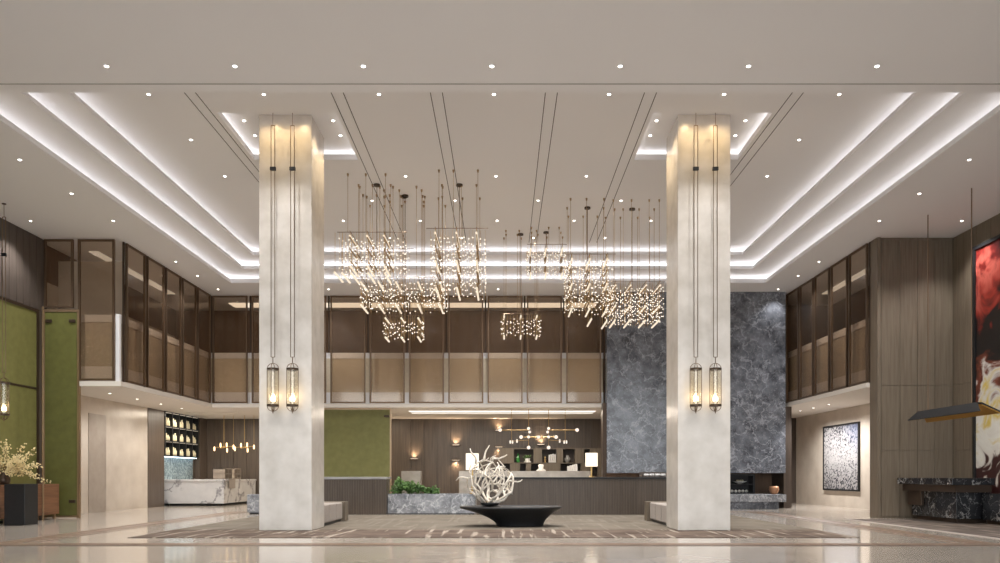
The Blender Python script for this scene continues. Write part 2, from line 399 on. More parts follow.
# main ceiling with two openings over the columns
xe = [-XS[0] - 0.60, REC[0][0], REC[0][1], REC[1][0], REC[1][1], XS[0] + 0.60]; ye = [YF, RY[0], RY[1], YS[0] + 0.60]
for i in range(5):
    for j in range(3):
        if j == 1 and i in (1, 3): continue
        c.quad((xe[i], ye[j], H), (xe[i + 1], ye[j], H), (xe[i + 1], ye[j + 1], H), (xe[i], ye[j + 1], H))
struct(c, 'ceiling', M['paint'], 'white main ceiling with three stepped light coves')
o = struct(leds, 'trim_7', M['led'], 'hidden white light lines inside the stepped ceiling coves')
for k, (x0, x1) in enumerate(REC):
    c = MB(); le = MB()
    def rloop(mb, u0, z0, u1, z1):
        a = [(x0 - u0, RY[0] - u0, z0), (x0 - u0, RY[1] + u0, z0), (x1 + u0, RY[1] + u0, z0), (x1 + u0, RY[0] - u0, z0)]
        d = [(x0 - u1, RY[0] - u1, z1), (x0 - u1, RY[1] + u1, z1), (x1 + u1, RY[1] + u1, z1), (x1 + u1, RY[0] - u1, z1)]
        for q in range(4): mb.quad(a[q], a[(q + 1) % 4], d[(q + 1) % 4], d[q])
    P2 = [(0, H), (0.02, H + 0.15), (0.05, H + 0.15), (0.05, H + 0.04), (0.42, H + 0.04), (0.42, HR)]
    for (u0, z0), (u1, z1) in zip(P2, P2[1:]): rloop(c, u0, z0, u1, z1)
    rloop(le, 0.26, H + 0.05, 0.32, H + 0.10)
    c.quad((x0 - 0.42, RY[0] - 0.42, HR), (x1 + 0.42, RY[0] - 0.42, HR), (x1 + 0.42, RY[1] + 0.42, HR), (x0 - 0.42, RY[1] + 0.42, HR))
    struct(c, 'ceiling', M['paint'], 'lit square ceiling recess around the column by the %s' % ('bar counter' if k == 0 else 'blue-grey stone wall'))
    struct(le, 'trim_%d' % (8 + k), M['led'], 'hidden light line inside the column recess by the %s' % ('bar counter' if k == 0 else 'blue-grey stone wall'))
b = MB()
for a0, a1 in ((1.07, 1.32), (3.13, 3.38), (6.2, 6.43)):
    for s in (-1, 1):
        for a in (a0, a1): b.box(s * a - 0.009, s * a + 0.009, YF + 1.3, 25.6, H - 0.004, H + 0.02)
struct(b, 'trim_10', M['slot'], 'pairs of thin dark slot lines running along the main ceiling')

# ------------------------------------------------------------------ columns
for k, s in enumerate((-1, 1)):
    xc = s * 4.775
    struct(MB().box(xc - 0.6, xc + 0.6, 17.1, 18.3, 0.0125, HR), 'column', M['column'], 'square cream stone column by the %s' % ('bar counter' if s < 0 else 'blue-grey stone wall'), 0.012, origin=(xc, 17.7, 0))

# ------------------------------------------------------------------ side walls
def panels(mb, axis, pos, t, us, zs, gap=0.012):
    """panel faces standing on a plane: axis 'x' plane x=pos, 'y' plane y=pos; t signed thickness"""
    for u0, u1 in zip(us, us[1:]):
        for z0, z1 in zip(zs, zs[1:]):
            a, c_ = min(pos, pos + t), max(pos, pos + t)
            if axis == 'x': mb.box(a, c_, u0 + gap / 2, u1 - gap / 2, z0 + gap / 2, z1 - gap / 2)
            else: mb.box(u0 + gap / 2, u1 - gap / 2, a, c_, z0 + gap / 2, z1 - gap / 2)
def fr(a, b_, n): return [a + (b_ - a) * k / n for k in range(n + 1)]

b = MB().box(-14.2, -XW - 0.03, -5, YN + 0.25, 0, 9.4)
panels(b, 'x', -XW - 0.03, 0.03, fr(-5, YN, 90), [6.15, H0], 0.02)
panels(b, 'x', -XW - 0.03, 0.02, fr(-5, YN, 20), [0, 6.15])
struct(b, 'wall_left', M['wood_dark'], 'dark fluted wood wall above the green panels')
b = MB().box(XW + 0.03, 14.2, -5, YN, 0, 9.4)
panels(b, 'x', XW + 0.03, -0.03, fr(-5, YN, 45), [0, 2.0, 3.93, H0])
struct(b, 'wall_right', M['wood_olive'], 'grey brown wood panelled wall behind the red and black painting')
b = MB().box(11.28, XW + 0.05, YN - 0.1, YN + 0.3, 0, H0).box(11.24, 11.34, YN - 0.16, YN + 0.3, 0, H0)
panels(b, 'y', YN - 0.1, -0.03, [11.36] + fr(11.92, 13.47, 3), [0.06, 2.0, 3.93, H0 - 0.08])
struct(b, 'wall_pier', M['wood_olive'], 'grey brown wood panelled pier beside the speckled art')
# walls beneath the balconies
struct(MB().box(-14.2, -XU, YN + 0.1, 29.4, 0, ZS), 'wall_left', M['beige_stone'], 'polished beige stone wall beneath the balcony beside the green screen')
struct(MB().box(-XU, -XU + 0.02, 25.2, 26.3, 0, 3.37), 'door_1', M['dark_beige'], 'flush darker stone door panel in the beige wall')
struct(MB().box(XU - 0.05, 14.2, YN + 0.1, YW, 0, ZS), 'wall_right', M['beige_stone'], 'beige stone wall beneath the balcony carrying the speckled art')
# wood pier, bar niche wall and jamb on the bar side
b = MB().box(-14.2, -XU + 0.02, 29.4, 30.8, 0, ZS).box(-14.2, -XU + 0.02, 34.4, YW, 0, ZS).box(-14.2, -XU - 0.25, 30.8, 34.4, 0, ZS)
struct(b, 'wall_bar', M['wood'], 'brown wood piers either side of the bar shelves')
# rear wall, panelled
b = MB().box(-14.2, 14.2, YW + 0.03, YW + 0.3, 0, ZS + 0.1)
random.seed(3)
us = [-13.7]
while us[-1] < 13.6: us.append(us[-1] + random.choice((0.42, 0.62, 0.62, 1.0)))
panels(b, 'y', YW + 0.03, -0.03, us, [0, ZS], 0.045)
struct(b, 'wall_back', M['wood'], 'dark brown wood panelled rear wall behind the reception')
# blue-grey stone wall hung above the fireplace
struct(MB().box(4.16, 11.0, 28.72, 29.25, 1.36, H0), 'wall_stone', M['grey_marble'], 'tall blue-grey marble wall standing over the reception end')
struct(MB().box(4.02, 4.16, 28.85, 29.4, 1.2, ZT), 'trim_11', M['bronze_dark'], 'dark bronze jamb beside the blue-grey marble wall')
struct(MB().box(4.2, 11.3, 30.2, 30.4, 0, ZS), 'wall_fireplace', M['wood_balcony'], 'dark wood wall beneath the blue-grey marble')
struct(MB().box(11.0, 11.3, 28.9, 30.2, 0, ZS).box(11.3, XU-0.05, 34.6, 34.9, 0, ZS), 'wall_passage', M['wood_umber'], 'dark wood passage wall beside the speckled art wall')

# ------------------------------------------------------------------ balconies
b = MB()
b.box(-14.2, -XB + 0.05, YN + 0.12, YW, ZS, ZT).box(-12.38, -XB + 0.05, YN - 0.05, YN + 0.12, ZS, ZT).box(XB + 0.05, 14.2, YN + 0.28, YW, ZS, ZT).box(XB - 0.05, XB + 0.05, YN + 0.32, YB, ZS, ZT).box(-XB + 0.05, XB - 0.05, YB - 0.05, 30.4, ZS, ZT)
b.box(-XB + 0.05, XB - 0.05, 30.4, YW, ZS, ZT)
struct(b, 'ceiling_balcony', M['paint_warm'], 'white balcony slab running round three sides of the hall')
for nm, x0, x1, y0, y1, p, lab in (('bar', -13.2, -11.0, 31.6, 31.75, 130, 'added over the bar to brighten it'), ('reception', -3.7, 4.0, 31.3, 31.5, 260, 'over the reception'), ('reception', -10.8, -4.5, 33.6, 33.75, 120, 'added to brighten the rear wall')):  # bar and rear wall lights are added to brighten those alcoves
    lt = thing('ceiling_linear_light', 'slim recessed linear light in the balcony soffit ' + lab, 'ceiling light', ((x0 + x1) / 2, (y0 + y1) / 2, ZS - 0.03))
    MB().box(x0, x1, y0 - 0.03, y1 + 0.03, ZS - 0.012, ZS + 0.01).build('housing', M['paint_warm'], lt)
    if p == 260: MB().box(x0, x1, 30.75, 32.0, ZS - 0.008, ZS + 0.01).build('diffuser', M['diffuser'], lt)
    d = bpy.data.lights.new('soffit_light', 'AREA'); d.shape = 'RECTANGLE'; d.size = x1 - x0; d.size_y = y1 - y0; d.energy = p * 1.2; d.color = (1, 0.88, 0.72)
    o = bpy.data.objects.new('soffit_light', d); COL.objects.link(o); o.parent = lt; o.location = (0, 0, 0.012)
# parapet: pale base and cap with a gold papered field
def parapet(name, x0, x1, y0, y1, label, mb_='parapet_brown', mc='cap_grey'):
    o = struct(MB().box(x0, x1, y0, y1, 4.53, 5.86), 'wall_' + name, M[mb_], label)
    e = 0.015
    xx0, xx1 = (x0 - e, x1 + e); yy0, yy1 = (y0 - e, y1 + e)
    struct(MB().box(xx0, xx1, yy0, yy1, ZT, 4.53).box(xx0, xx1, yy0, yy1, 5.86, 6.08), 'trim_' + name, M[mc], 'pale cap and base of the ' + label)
parapet('rear_balcony', -XB - 0.1, 4.1, YB + 0.16, YB + 0.26, 'gold papered parapet of the rear balcony', 'parapet_beige', 'paint')
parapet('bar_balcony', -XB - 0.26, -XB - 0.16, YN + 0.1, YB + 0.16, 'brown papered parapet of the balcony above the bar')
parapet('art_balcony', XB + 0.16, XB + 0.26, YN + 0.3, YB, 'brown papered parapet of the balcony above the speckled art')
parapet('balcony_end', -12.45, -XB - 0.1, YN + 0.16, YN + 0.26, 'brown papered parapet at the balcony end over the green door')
# corridor behind: walls and ceiling
b = MB().box(-14.2, 4.2, 32.0, 32.2, ZT, H0).box(-14.2, -XU, YN + 0.3, 32, ZT, H0).box(XU, 14.2, YN + 0.3, 33, ZT, H0).box(4.2, 14.2, 31.0, 31.2, ZT, H0).box(4.2, 4.4, 31.2, 32.2, ZT, H0)
struct(b, 'wall_corridor', M['wood_balcony'], 'warm brown corridor walls behind the bronze balcony screens')
b = MB().box(-XU, -XU + 0.02, YN + 0.4, 31.8, ZT + 2.0, ZT + 3.1).box(-13.6, -XB-0.4, YN + 0.95, YN + 1.0, ZT, H0 - 0.4)
struct(b, 'trim_13', M['beige_stone'], 'beige wall lining behind the bronze balcony screens')
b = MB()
b.box(-11.0, 4.0, 30.55, 31.3, H0 - 0.03, H0 - 0.005)  # glowing band stands in for the lit corridor ceiling
struct(MB().box(-12.8, -12.5, YN + 1.2, 29.0, H0 - 0.03, H0 - 0.005).box(12.5, 12.8, YN + 0.6, 29.0, H0 - 0.03, H0 - 0.005), 'trim_18', M['fill_glow'], 'dim glowing strips added to brighten the side corridors')  # glow added to brighten the side corridors, not known fittings
struct(b, 'trim_14', M['warm_glow'], 'corridor ceiling band behind the balcony screens, its lit look painted as glow')

def screen(loc, width, z0, z1, label, group, along='x'):
    """bronze framed mesh screen built on the plane through loc"""
    t = thing('balcony_screen', label, 'screen', loc, group)
    x, y, _ = loc; w = width / 2; f = 0.028
    def bx(mb, u0, u1, d, za, zb):
        if along == 'x': mb.box(x + u0, x + u1, y - d, y + d, za, zb)
        else: mb.box(x - d, x + d, y + u0, y + u1, za, zb)
    m = MB()
    bx(m, -w, -w + 2 * f, f * 1.3, z0, z1); bx(m, w - 2 * f, w, f * 1.3, z0, z1)
    bx(m, -w + 2 * f, w - 2 * f, f, z0, z0 + 2 * f); bx(m, -w + 2 * f, w - 2 * f, f, z1 - 2 * f, z1)
    m.build('frame', M['bronze'], t)
    m = MB(); bx(m, -w + 2 * f, w - 2 * f, 0.005, z0 + 2 * f, z1 - 2 * f); m.build('mesh_panel', M['screen'], t)
    return t
src = None
PW = 1.535
for k in range(10):
    xc = -11.25 + PW * (k + 0.5)
    lab = 'bronze mesh screen, %s from the bar side along the rear balcony' % ORD[k]
    if src is None: src = screen((xc, YB, ZT), PW - 0.17, ZT + 0.03, H0 - 0.02, lab, 'rear balcony screens')
    else: dup(src, (xc, YB, ZT), lab)
src = None
for s in (-1, 1):
    for k in range(5):
        yc = YN + 0.3 + 1.32 * (k + 0.5)
        side = 'bar' if s < 0 else 'speckled art'
        lab = 'bronze mesh screen, %s from the near end of the balcony over the %s' % (ORD[k], side)
        if src is None: src = screen((s * XB, yc, ZT), 1.32 - 0.12, ZT + 0.03, H0 - 0.02, lab, 'side balcony screens', 'y')
        else: dup(src, (s * XB, yc, ZT), lab)
screen((-11.9, YN, ZT), 1.08, ZT + 0.03, H0 - 0.02, 'wide bronze mesh screen facing the hall at the balcony end', 'balcony end screens')
screen((-13.02, YN, 6.25), 0.86, 6.25, H0 - 0.02, 'short bronze mesh screen above the green door', 'balcony end screens')
# slim posts between the side screens
b = MB()
for s in (-1, 1):
    for k in range(6):
        y = YN + 0.3 + 1.32 * k; b.box(s * (XB + 0.05) - 0.025, s * (XB + 0.05) + 0.025, y - 0.025, y + 0.025, ZT, H0)
for k in range(11):
    x = -11.25 + PW * k; b.box(x - 0.03, x + 0.03, YB + 0.07, YB + 0.13, 6.08, H0)
struct(b, 'trim_15', M['bronze_dark'], 'dark posts standing between the balcony screens')
struct(MB().box(-XB - 0.16, -XB - 0.05, YN + 0.05, YN + 0.16, ZT, 6.08), 'trim_16', M['paint'], 'white end post of the balcony parapet')

# ------------------------------------------------------------------ downlights
DL = None
def downlight(x, y, z, label, group, power=60, spot=1.9, r=0.031, col=(1, 0.985, 0.97)):
    global DL
    if DL is None:
        t = thing('ceiling_downlight', label, 'downlight', (x, y, z), group)
        m = MB(); m.ring((x, y, z - 0.004), r + 0.012, 0.009, 'z', 18, 6); m.build('trim_ring', M['paint'], t, smooth=True)
        MB().lathe((x, y, z - 0.012), [(r, 0), (r, 0.009)], 16).build('lens', M['lens'], t.children[0])
        DL = t
    else:
        t = dup(DL, (x, y, z), label, group, lights=False)
    if power:
        d = lamp('SPOT', 'spot_beam', None, (x, y, z - 0.03), power * 4.8, col, spot_size=spot, spot_blend=0.7, shadow_soft_size=0.06)
        d.parent = t; d.location = (0, 0, -0.03)
    return t
for k in range(7):
    downlight(-6.57 + 2.19 * k, 12.79, HF, 'small round downlight, %s from the green panel side in the low front strip' % ORD[k], 'low strip downlights', 90)
for k in range(7):
    downlight(-7.2 + 2.4 * k, 15.64, H, 'small round downlight, %s from the green panel side just behind the low strip' % ORD[k], 'front row main ceiling downlights', 90)
for s in (-1, 1):
    side = 'bar' if s < 0 else 'painting'
    for y, w in ((17.76, 'nearer'), (19.92, 'farther')):
        downlight(s * 7.2, y, H, 'main ceiling downlight, %s of the pair between column and coves on the %s side' % (w, side), 'main ceiling downlights', 90)
for y, xs, w in ((19.92, (-2.4, 0, 2.4), 'nearest'), (21.69, (-3.6, -1.2, 1.2, 3.6), 'second'), (23.4, (-4.8, -2.4, 0, 2.4, 4.8), 'third'), (25.1, (-3.6, -1.2, 1.2, 3.6), 'last')):
    for k, x in enumerate(xs):
        downlight(x, y, H, 'main ceiling downlight, %s from the bar side in the %s row between the columns' % (ORD[k], w), 'main ceiling downlights', 90)
for s in (-1, 1):
    side = 'bar' if s < 0 else 'painting'
    for k, y in enumerate((16.7, 18.7, 20.7, 24.65, 26.4, 28.3)):
        downlight(s * 10.57, y, H0, 'outer soffit downlight, %s from the front beyond the coves on the %s side' % (ORD[k], side), 'outer soffit downlights', 80 if y < 28 else 18)
    downlight(s * 12.85, 20.7, H0, 'single downlight in the soffit corner near the %s' % ('tall wall lantern post' if s < 0 else 'red and black painting'), 'outer soffit downlights', 80)
for x, w in ((-6.4, 'nearer the bar'), (0.0, 'over the middle of the reception')):
    downlight(x, 28.3, H0, 'rear soffit downlight %s before the rear balcony' % w, 'outer soffit downlights', 60)
for q, xc in enumerate((-4.775, 4.775)):
    side = 'bar' if q == 0 else 'stone wall'
    for x in (xc - 1.03, xc + 1.03):
        for y, w in ((17.37, 'front'), (18.13, 'rear')):
            downlight(x, y, HR, 'tiny recess downlight by the %s side column, %s one on its %s flank' % (side, w, 'outer' if abs(x) > 5 else 'inner'), 'column recess downlights', 22, col=(1, 0.78, 0.48))
for q, xc in enumerate((-4.775, 4.775)):
    for x, w in ((xc - 0.32, 'nearer the bar'), (xc + 0.32, 'nearer the painting')):
        downlight(x, 16.6, HR, 'recess downlight washing the front of the %s side column, %s' % ('bar' if q == 0 else 'stone wall', w), 'column washers', 9, spot=2.6, col=(1, 0.72, 0.36))
for k, y in enumerate((28.0, 29.4, 30.7)):
    downlight(12.35, y, ZS, 'downlight under the balcony before the speckled art, %s from the near end' % ORD[k], 'balcony soffit downlights', 95, spot=2.7)
for k, y in enumerate((24.2, 26.0, 27.8, 29.6)):
    downlight(-12.5, y, ZS, 'downlight under the balcony along the beige wall, %s from the near end' % ORD[k], 'balcony soffit downlights', 32, spot=2.5)

# ------------------------------------------------------------------ tall lanterns
def lantern(x, y, ztop, label, group):
    t = thing('pendant_lantern', label, 'lantern', (x, y, 2.69), group)
    m = MB()
    for s in (-1, 1): m.tube([(x + s * 0.042, y, 3.93), (x + s * 0.042, y, ztop - 0.35)], 0.0085, 6)
    m.tube([(x - 0.042, y, 3.93), (x + 0.042, y, 3.93)], 0.0085, 6).tube([(x - 0.042, y, ztop - 0.35), (x + 0.042, y, ztop - 0.35)], 0.0085, 6)
    m.tube([(x, y, 3.79), (x, y, 3.93)], 0.010, 6).tube([(x, y, ztop - 0.35), (x, y, ztop)], 0.006, 6)
    hr = m.build('hanging_rod', M['bronze'], t)
    MB().box(x - 0.065, x + 0.065, y - 0.03, y + 0.03, ztop - 1.36, ztop - 1.28).build('collar', M['black'], hr, 0.01)
    MB().lathe((x, y, ztop - 0.02), [(0.05, 0), (0.05, 0.02)], 14).build('ceiling_cup', M['bronze_dark'], hr)
    R = 0.13; m = MB()
    for a0, zc, sg in ((0, 3.66, 1), (0, 2.84, -1)):
        for pl in (0, 1):
            pts = [(x + (R * math.cos(PI * k / 12) if pl == 0 else 0), y + (R * math.cos(PI * k / 12) if pl else 0), zc + sg * R * math.sin(PI * k / 12)) for k in range(13)]
            m.tube(pts, 0.008, 6)
    for k in range(4):
        a = PI / 2 * k; m.tube([(x + R * math.cos(a), y + R * math.sin(a), 2.84), (x + R * math.cos(a), y + R * math.sin(a), 3.66)], 0.008, 6)
    fr_ = m.build('frame', M['bronze'], t)
    m = MB(); m.lathe((x, y, 2.82), [(R - 0.012, 0), (R + 0.004, 0), (R + 0.004, 0.045), (R - 0.012, 0.045)], 20); m.build('band', M['bronze_dark'], fr_); m = MB(); m.lathe((x, y, 3.64), [(R - 0.02, 0), (R + 0.004, 0), (R + 0.004, 0.04), (R - 0.02, 0.04)], 20)
    m.build('band', M['bronze_dark'], fr_)
    MB().lathe((x, y, 2.865), [(R - 0.014, 0), (R - 0.014, 0.775)], 20, cap=False).build('glass_cylinder', M['glass'], t, smooth=True)
    m = MB()
    for dx in (-0.035, 0.035): m.lathe((x + dx, y, 2.93), [(0.012, 0), (0.026, 0.03), (0.028, 0.07), (0.014, 0.12), (0.004, 0.15)], 10)
    m.build('bulb', M['bulb'], t, smooth=True)
    MB().lathe((x, y, 2.66), [(0.004, 0), (0.012, 0.03), (0.012, 0.05), (0.02, 0.06), (0.008, 0.2)], 10).build('finial', M['bronze'], fr_, smooth=True)
    d = lamp('POINT', 'lantern_light', t, (x, y, 3.1), 2, (1, 0.74, 0.42), shadow_soft_size=0.05)
    return t
L0 = lantern(-4.99, 16.88, HR, 'slim bronze lantern on the bar side column, the one nearer the bar', 'column lanterns')
for x, lab in ((-4.55, 'slim bronze lantern on the bar side column, the one nearer the chandeliers'),
               (4.53, 'slim bronze lantern before the stone wall side column, the one nearer the chandeliers'),
               (4.97, 'slim bronze lantern before the stone wall side column, the one nearer the painting')):
    dup(L0, (x, 16.88, 2.69), lab)
lantern(-12.72, 19.4, H0, 'slim bronze lantern hanging alone before the green wall panel', None)

# ------------------------------------------------------------------ crystal chandeliers
def chandelier(label, xs, y0, ln, ztop, levels, ext=(0.25, 0.25), nstr=3, ny=3, yshift=0.0, zc=H, seed=1, drop=0.16, bspace=0.21, extra=()):
    """xs: tube positions across; levels: heights of tube layers; tubes run along y"""
    rnd = random.Random(seed)
    x0, x1 = xs[0] - ext[0], xs[-1] + ext[1]; xm = (x0 + x1) / 2; ym = y0 + ln / 2
    t = thing('crystal_chandelier', label, 'chandelier', (xm, ym, levels[-1] - 0.1), 'hanging crystal rod chandeliers')
    MB().lathe((xm, ym, zc - 0.045), [(0.09, 0), (0.09, 0.045)], 18).build('ceiling_canopy', M['bronze_dark'], t)
    for x in xs:
        for y in (y0 + 0.12, y0 + ln * 0.5, y0 + ln - 0.12):
            jx = x + rnd.uniform(-0.1, 0.1)
            m = MB().tube([(jx, y, ztop), (jx, y, zc)], 0.006, 6).lathe((jx, y, zc - 0.07), [(0.018, 0), (0.03, 0.07)], 8)
            m.build('suspension_rod', M['bronze_pale'], t)
    m = MB().tube([(xm, ym, ztop), (xm, ym, zc)], 0.008, 6)
    for y in (y0 + 0.12, y0 + ln - 0.12):
        m.tube([(x0, y, ztop), (x1, y, ztop)], 0.009, 6)
    for x in xs: m.tube([(x, y0 + 0.02, ztop), (x, y0 + ln - 0.02, ztop)], 0.009, 6)
    m.build('top_frame', M['bronze'], t)
    for x in xs:
        # stacks of brass tubes above the lit ones
        zz = ztop - 0.16; li = 0
        while zz > levels[-1] + 0.15:
            ya = y0 + yshift * li * 0.4 + rnd.uniform(0, 0.12) + (ln * 0.34 if li % 2 else 0)
            MB().tube([(x, ya, zz), (x, ya + ln * 0.55, zz)], 0.019, 8).build('brass_tube', M['brass_dark'], t)
            zz -= 0.15; li += 1
        for li, z in enumerate(levels):
            ya = y0 + yshift * li
            lt = MB().tube([(x, ya, z), (x, ya + ln * 0.62, z)], 0.027, 8).build('light_tube', M['tube_lit'], t)
            for yy in (ya + 0.06, ya + ln * 0.56):
                MB().tube([(x, yy, z), (x, yy, ztop)], 0.0045, 5).build('drop_wire', M['brass'], lt)
    for x, z in extra:
        lt = MB().tube([(x, y0 + 0.1, z), (x, y0 + 0.1 + ln * 0.6, z)], 0.027, 8).build('light_tube', M['tube_lit'], t)
        for yy in (0.16, ln * 0.56): MB().tube([(x, y0 + yy, z), (x, y0 + yy, ztop)], 0.0045, 5).build('drop_wire', M['brass'], lt)
    # bead strands between the tubes
    cols = [x0 + 0.05]
    edges = [x0] + list(xs) + [x1]
    sx = []
    for a, c_ in zip(edges, edges[1:]):
        n_ = nstr if c_ - a > 0.3 else max(1, nstr - 2)
        sx += [a + (c_ - a) * (k + 0.75) / (n_ + 0.5) for k in range(n_)]
    zb = levels[-1] + 0.06
    for x in sx:
        for j in range(ny):
            y = y0 + 0.1 + (ln - 0.2) * (j + 0.5 * rnd.random()) / ny
            m = MB(); jx = x + rnd.uniform(-0.035, 0.035)
            m.tube([(jx, y, zb - 0.03), (jx, y, ztop)], 0.0025, 4); nw = len(m.b.faces)
            z = ztop - drop - rnd.random() * 0.1
            while z > zb:
                m.ball((jx + rnd.uniform(-0.014, 0.014), y + rnd.uniform(-.014, .014), z), 0.0185, 1)
                z -= bspace * rnd.choice((0.6, 0.8, 1.1, 1.7))
            m.b.faces.ensure_lookup_table()
            for f_ in m.b.faces[nw:]: f_.material_index = 1
            so = m.build('bead_strand', M['brass'], t); so.data.materials.append(M['bead'])
    return t
chandelier('crystal chandelier nearest the bar side column, hung high in front of the coves', [-3.83, -3.38, -2.94], 19.65, 1.7, 7.68, [7.55, 6.78, 6.62], (0.35, 0.6), 4, 4, 0.1, seed=1, extra=((-4.25, 6.62), (-4.05, 6.60)))
chandelier('crystal chandelier of long stacked tubes, left of the ceiling middle', [-1.57, -1.02, -0.5], 19.4, 2.2, 7.70, [7.55, 6.85, 6.18], (0.24, 0.3), 4, 4, 0.12, seed=2)
chandelier('widest crystal chandelier hanging low below the two on the bar side', [-3.7, -3.22, -2.74, -2.14, -1.54], 20.5, 1.7, 6.72, [6.55, 5.93], (0.15, 0.12), 4, 4, 0, seed=3)
chandelier('small square crystal chandelier, lowest on the bar side', [-3.07, -2.63, -2.16], 20.75, 1.1, 5.72, [5.62, 5.09], (0.1, 0.15), 4, 3, 0, seed=4)
chandelier('small crystal chandelier tucked high under the ceiling at the rear', [1.07, 1.56, 2.08], 23.9, 1.2, 8.67, [8.5, 7.72], (0.12, 0.15), 4, 3, 0, seed=5)
chandelier('crystal chandelier hanging alone and low in the middle of the hall', [0.22, 0.76, 1.28], 24.2, 1.0, 6.5, [6.42, 5.78], (0.12, 0.15), 4, 3, 0, seed=6)
chandelier('crystal chandelier of slanting tubes beside the stone wall side column', [2.16, 2.67, 3.17], 21.4, 1.7, 7.62, [7.45, 6.75, 6.05], (0.2, 0.25), 4, 4, 0.06, seed=7, extra=((2.72, 5.75), (3.15, 5.68)))
chandelier('dense low crystal chandelier touching the outline of the stone wall column', [3.42, 3.85, 4.3, 4.7], 21.5, 1.7, 6.85, [6.72, 6.15, 5.75], (0.2, 0.15), 4, 5, 0.1, seed=8, bspace=0.19)

# ------------------------------------------------------------------ green panels
t = thing('wall_panel', 'tall green fabric panel on the side wall behind the lone lantern', 'panel', (-XW, 19, 0))
MB().box(-XW + 0.0, -XW + 0.03, 12, 21.95, 0.02, 3.78).box(-XW, -XW + 0.03, 12, 21.95, 3.84, 6.05).build('fabric_field', M['green'], t)
MB().box(-XW, -XW + 0.05, 12, 22.05, 6.05, 6.13).box(-XW, -XW + 0.05, 21.95, 22.05, 0, 6.05).box(-XW, -XW + 0.045, 12, 21.95, 3.78, 3.84).build('frame', M['bronze_dark'], t)
t = thing('green_door', 'tall dark green door leaf in a bronze frame beneath the balcony end', 'door', (-12.95, YN + 0.05, 0))
MB().box(-13.42, -12.46, YN - 0.02, YN + 0.04, 0.08, 6.12).build('leaf', M['green_dark'], t)
MB().box(-13.5, -13.42, YN - 0.04, YN + 0.06, 0, 6.2).box(-12.46, -12.40, YN - 0.04, YN + 0.06, 0, 6.2).box(-13.42, -12.46, YN - 0.04, YN + 0.06, 6.12, 6.2).box(-13.42, -12.46, YN - 0.04, YN + 0.06, 0.02, 0.08).build('frame', M['bronze_pale'], t)
for z in (0.5, 5.85):
    for x in ((-12.6,) if z < 1 else (-12.6, -13.3)):
        MB().box(x - 0.09, x + 0.09, YN - 0.07, YN - 0.02, z - 0.045, z + 0.045).build('hinge', M['bronze_dark'], t, 0.008)
o = MB().box(-12.73, -12.69, 21.0, 21.05, 0.0, 6.0).build('post', M['bronze_pale'], None, 0.006)
o.name = 'bronze_post'; tag(o, 'tall slim bronze post standing before the walnut cabinet', 'post')
t = thing('sliding_screen', 'green fabric screen in a bronze frame beside the bar side column', 'screen', (-5.5, 29.6, 0.4))
MB().box(-6.9, -4.28, 29.55, 29.6, 0.05, 3.86).build('fabric_field', M['green'], t)
MB().box(-4.28, -4.22, 29.53, 29.62, 0, 3.92).box(-6.96, -6.9, 29.53, 29.62, 0, 3.92).box(-6.9, -4.28, 29.53, 29.62, 3.86, 3.92).box(-6.9, -4.28, 29.53, 29.62, 0, 0.05).build('frame', M['bronze_pale'], t)
MB().box(-4.5, -4.3, 29.49, 29.55, 3.56, 3.64).build('latch', M['bronze_dark'], t, 0.008)

# ------------------------------------------------------------------ walnut cabinet, plinth, branches
t = thing('walnut_cabinet', 'long low walnut cabinet along the wall below the green panel', 'cabinet', (-13.12, 20, 0))
MB().box(-13.42, -12.8, 17.2, 21.95, 0.14, 1.02).build('body', M['walnut'], t, 0.008)
for k, y in enumerate(fr(17.25, 21.9, 4)[:-1]):
    MB().box(-12.8, -12.78, y + 0.02, y + 1.14, 0.2, 0.97).build('door', M['walnut'], t, 0.004)
for y in (17.4, 19.6, 21.75):
    MB().box(-12.88, -12.82, y, y + 0.06, 0, 0.14).build('leg', M['bronze_pale'], t)
    MB().box(-13.38, -13.32, y, y + 0.06, 0, 0.14).build('leg', M['bronze_pale'], t)
o = MB().box(-12.42, -11.9, 18.95, 19.5, 0, 1.05).build('plinth', M['black_satin'], None, 0.01)
tag(o, 'matt black box plinth standing before the walnut cabinet', 'plinth')
t = thing('blossom_branches', 'spray of cream blossom branches above the black plinth', 'branches', (-12.6, 20.0, 1.02))
v = (-12.95, 19.75, 1.02)
MB().lathe(v, [(0.10, 0), (0.14, 0.06), (0.15, 0.16), (0.10, 0.26), (0.07, 0.30), (0.085, 0.32)], 16).build('vase', M['bronze_dark'], t, smooth=True)
rnd = random.Random(11); st = MB(); bl = MB()
for k in range(26):
    a = rnd.uniform(-0.9, 0.9) + (0 if k % 3 else PI); ln = rnd.uniform(0.6, 1.05); el = rnd.uniform(0.25, 1.35)
    p = Vector((v[0], v[1], v[2] + 0.28)); d = Vector((math.cos(a) * math.cos(el), math.sin(a) * math.cos(el), math.sin(el))); pts = [p.copy()]
    for i in range(9):
        d = (d + Vector((rnd.uniform(-.22, .22), rnd.uniform(-.22, .22), rnd.uniform(-.2, .12)))).normalized(); p = p + d * ln / 9
        p.x = max(p.x, -13.38); pts.append(p.copy())
        if i > 1:
            for _ in range(7):
                q = p + Vector([rnd.gauss(0, 0.045) for _ in range(3)]); q.x = max(q.x, -13.4)
                bl.ball(q, rnd.uniform(0.012, 0.026), 1)
    st.tube(pts, [0.009 - 0.0007 * i for i in range(10)], 5)
st.build('stems', M['twig'], t); bl.build('blossoms', M['blossom'], t)

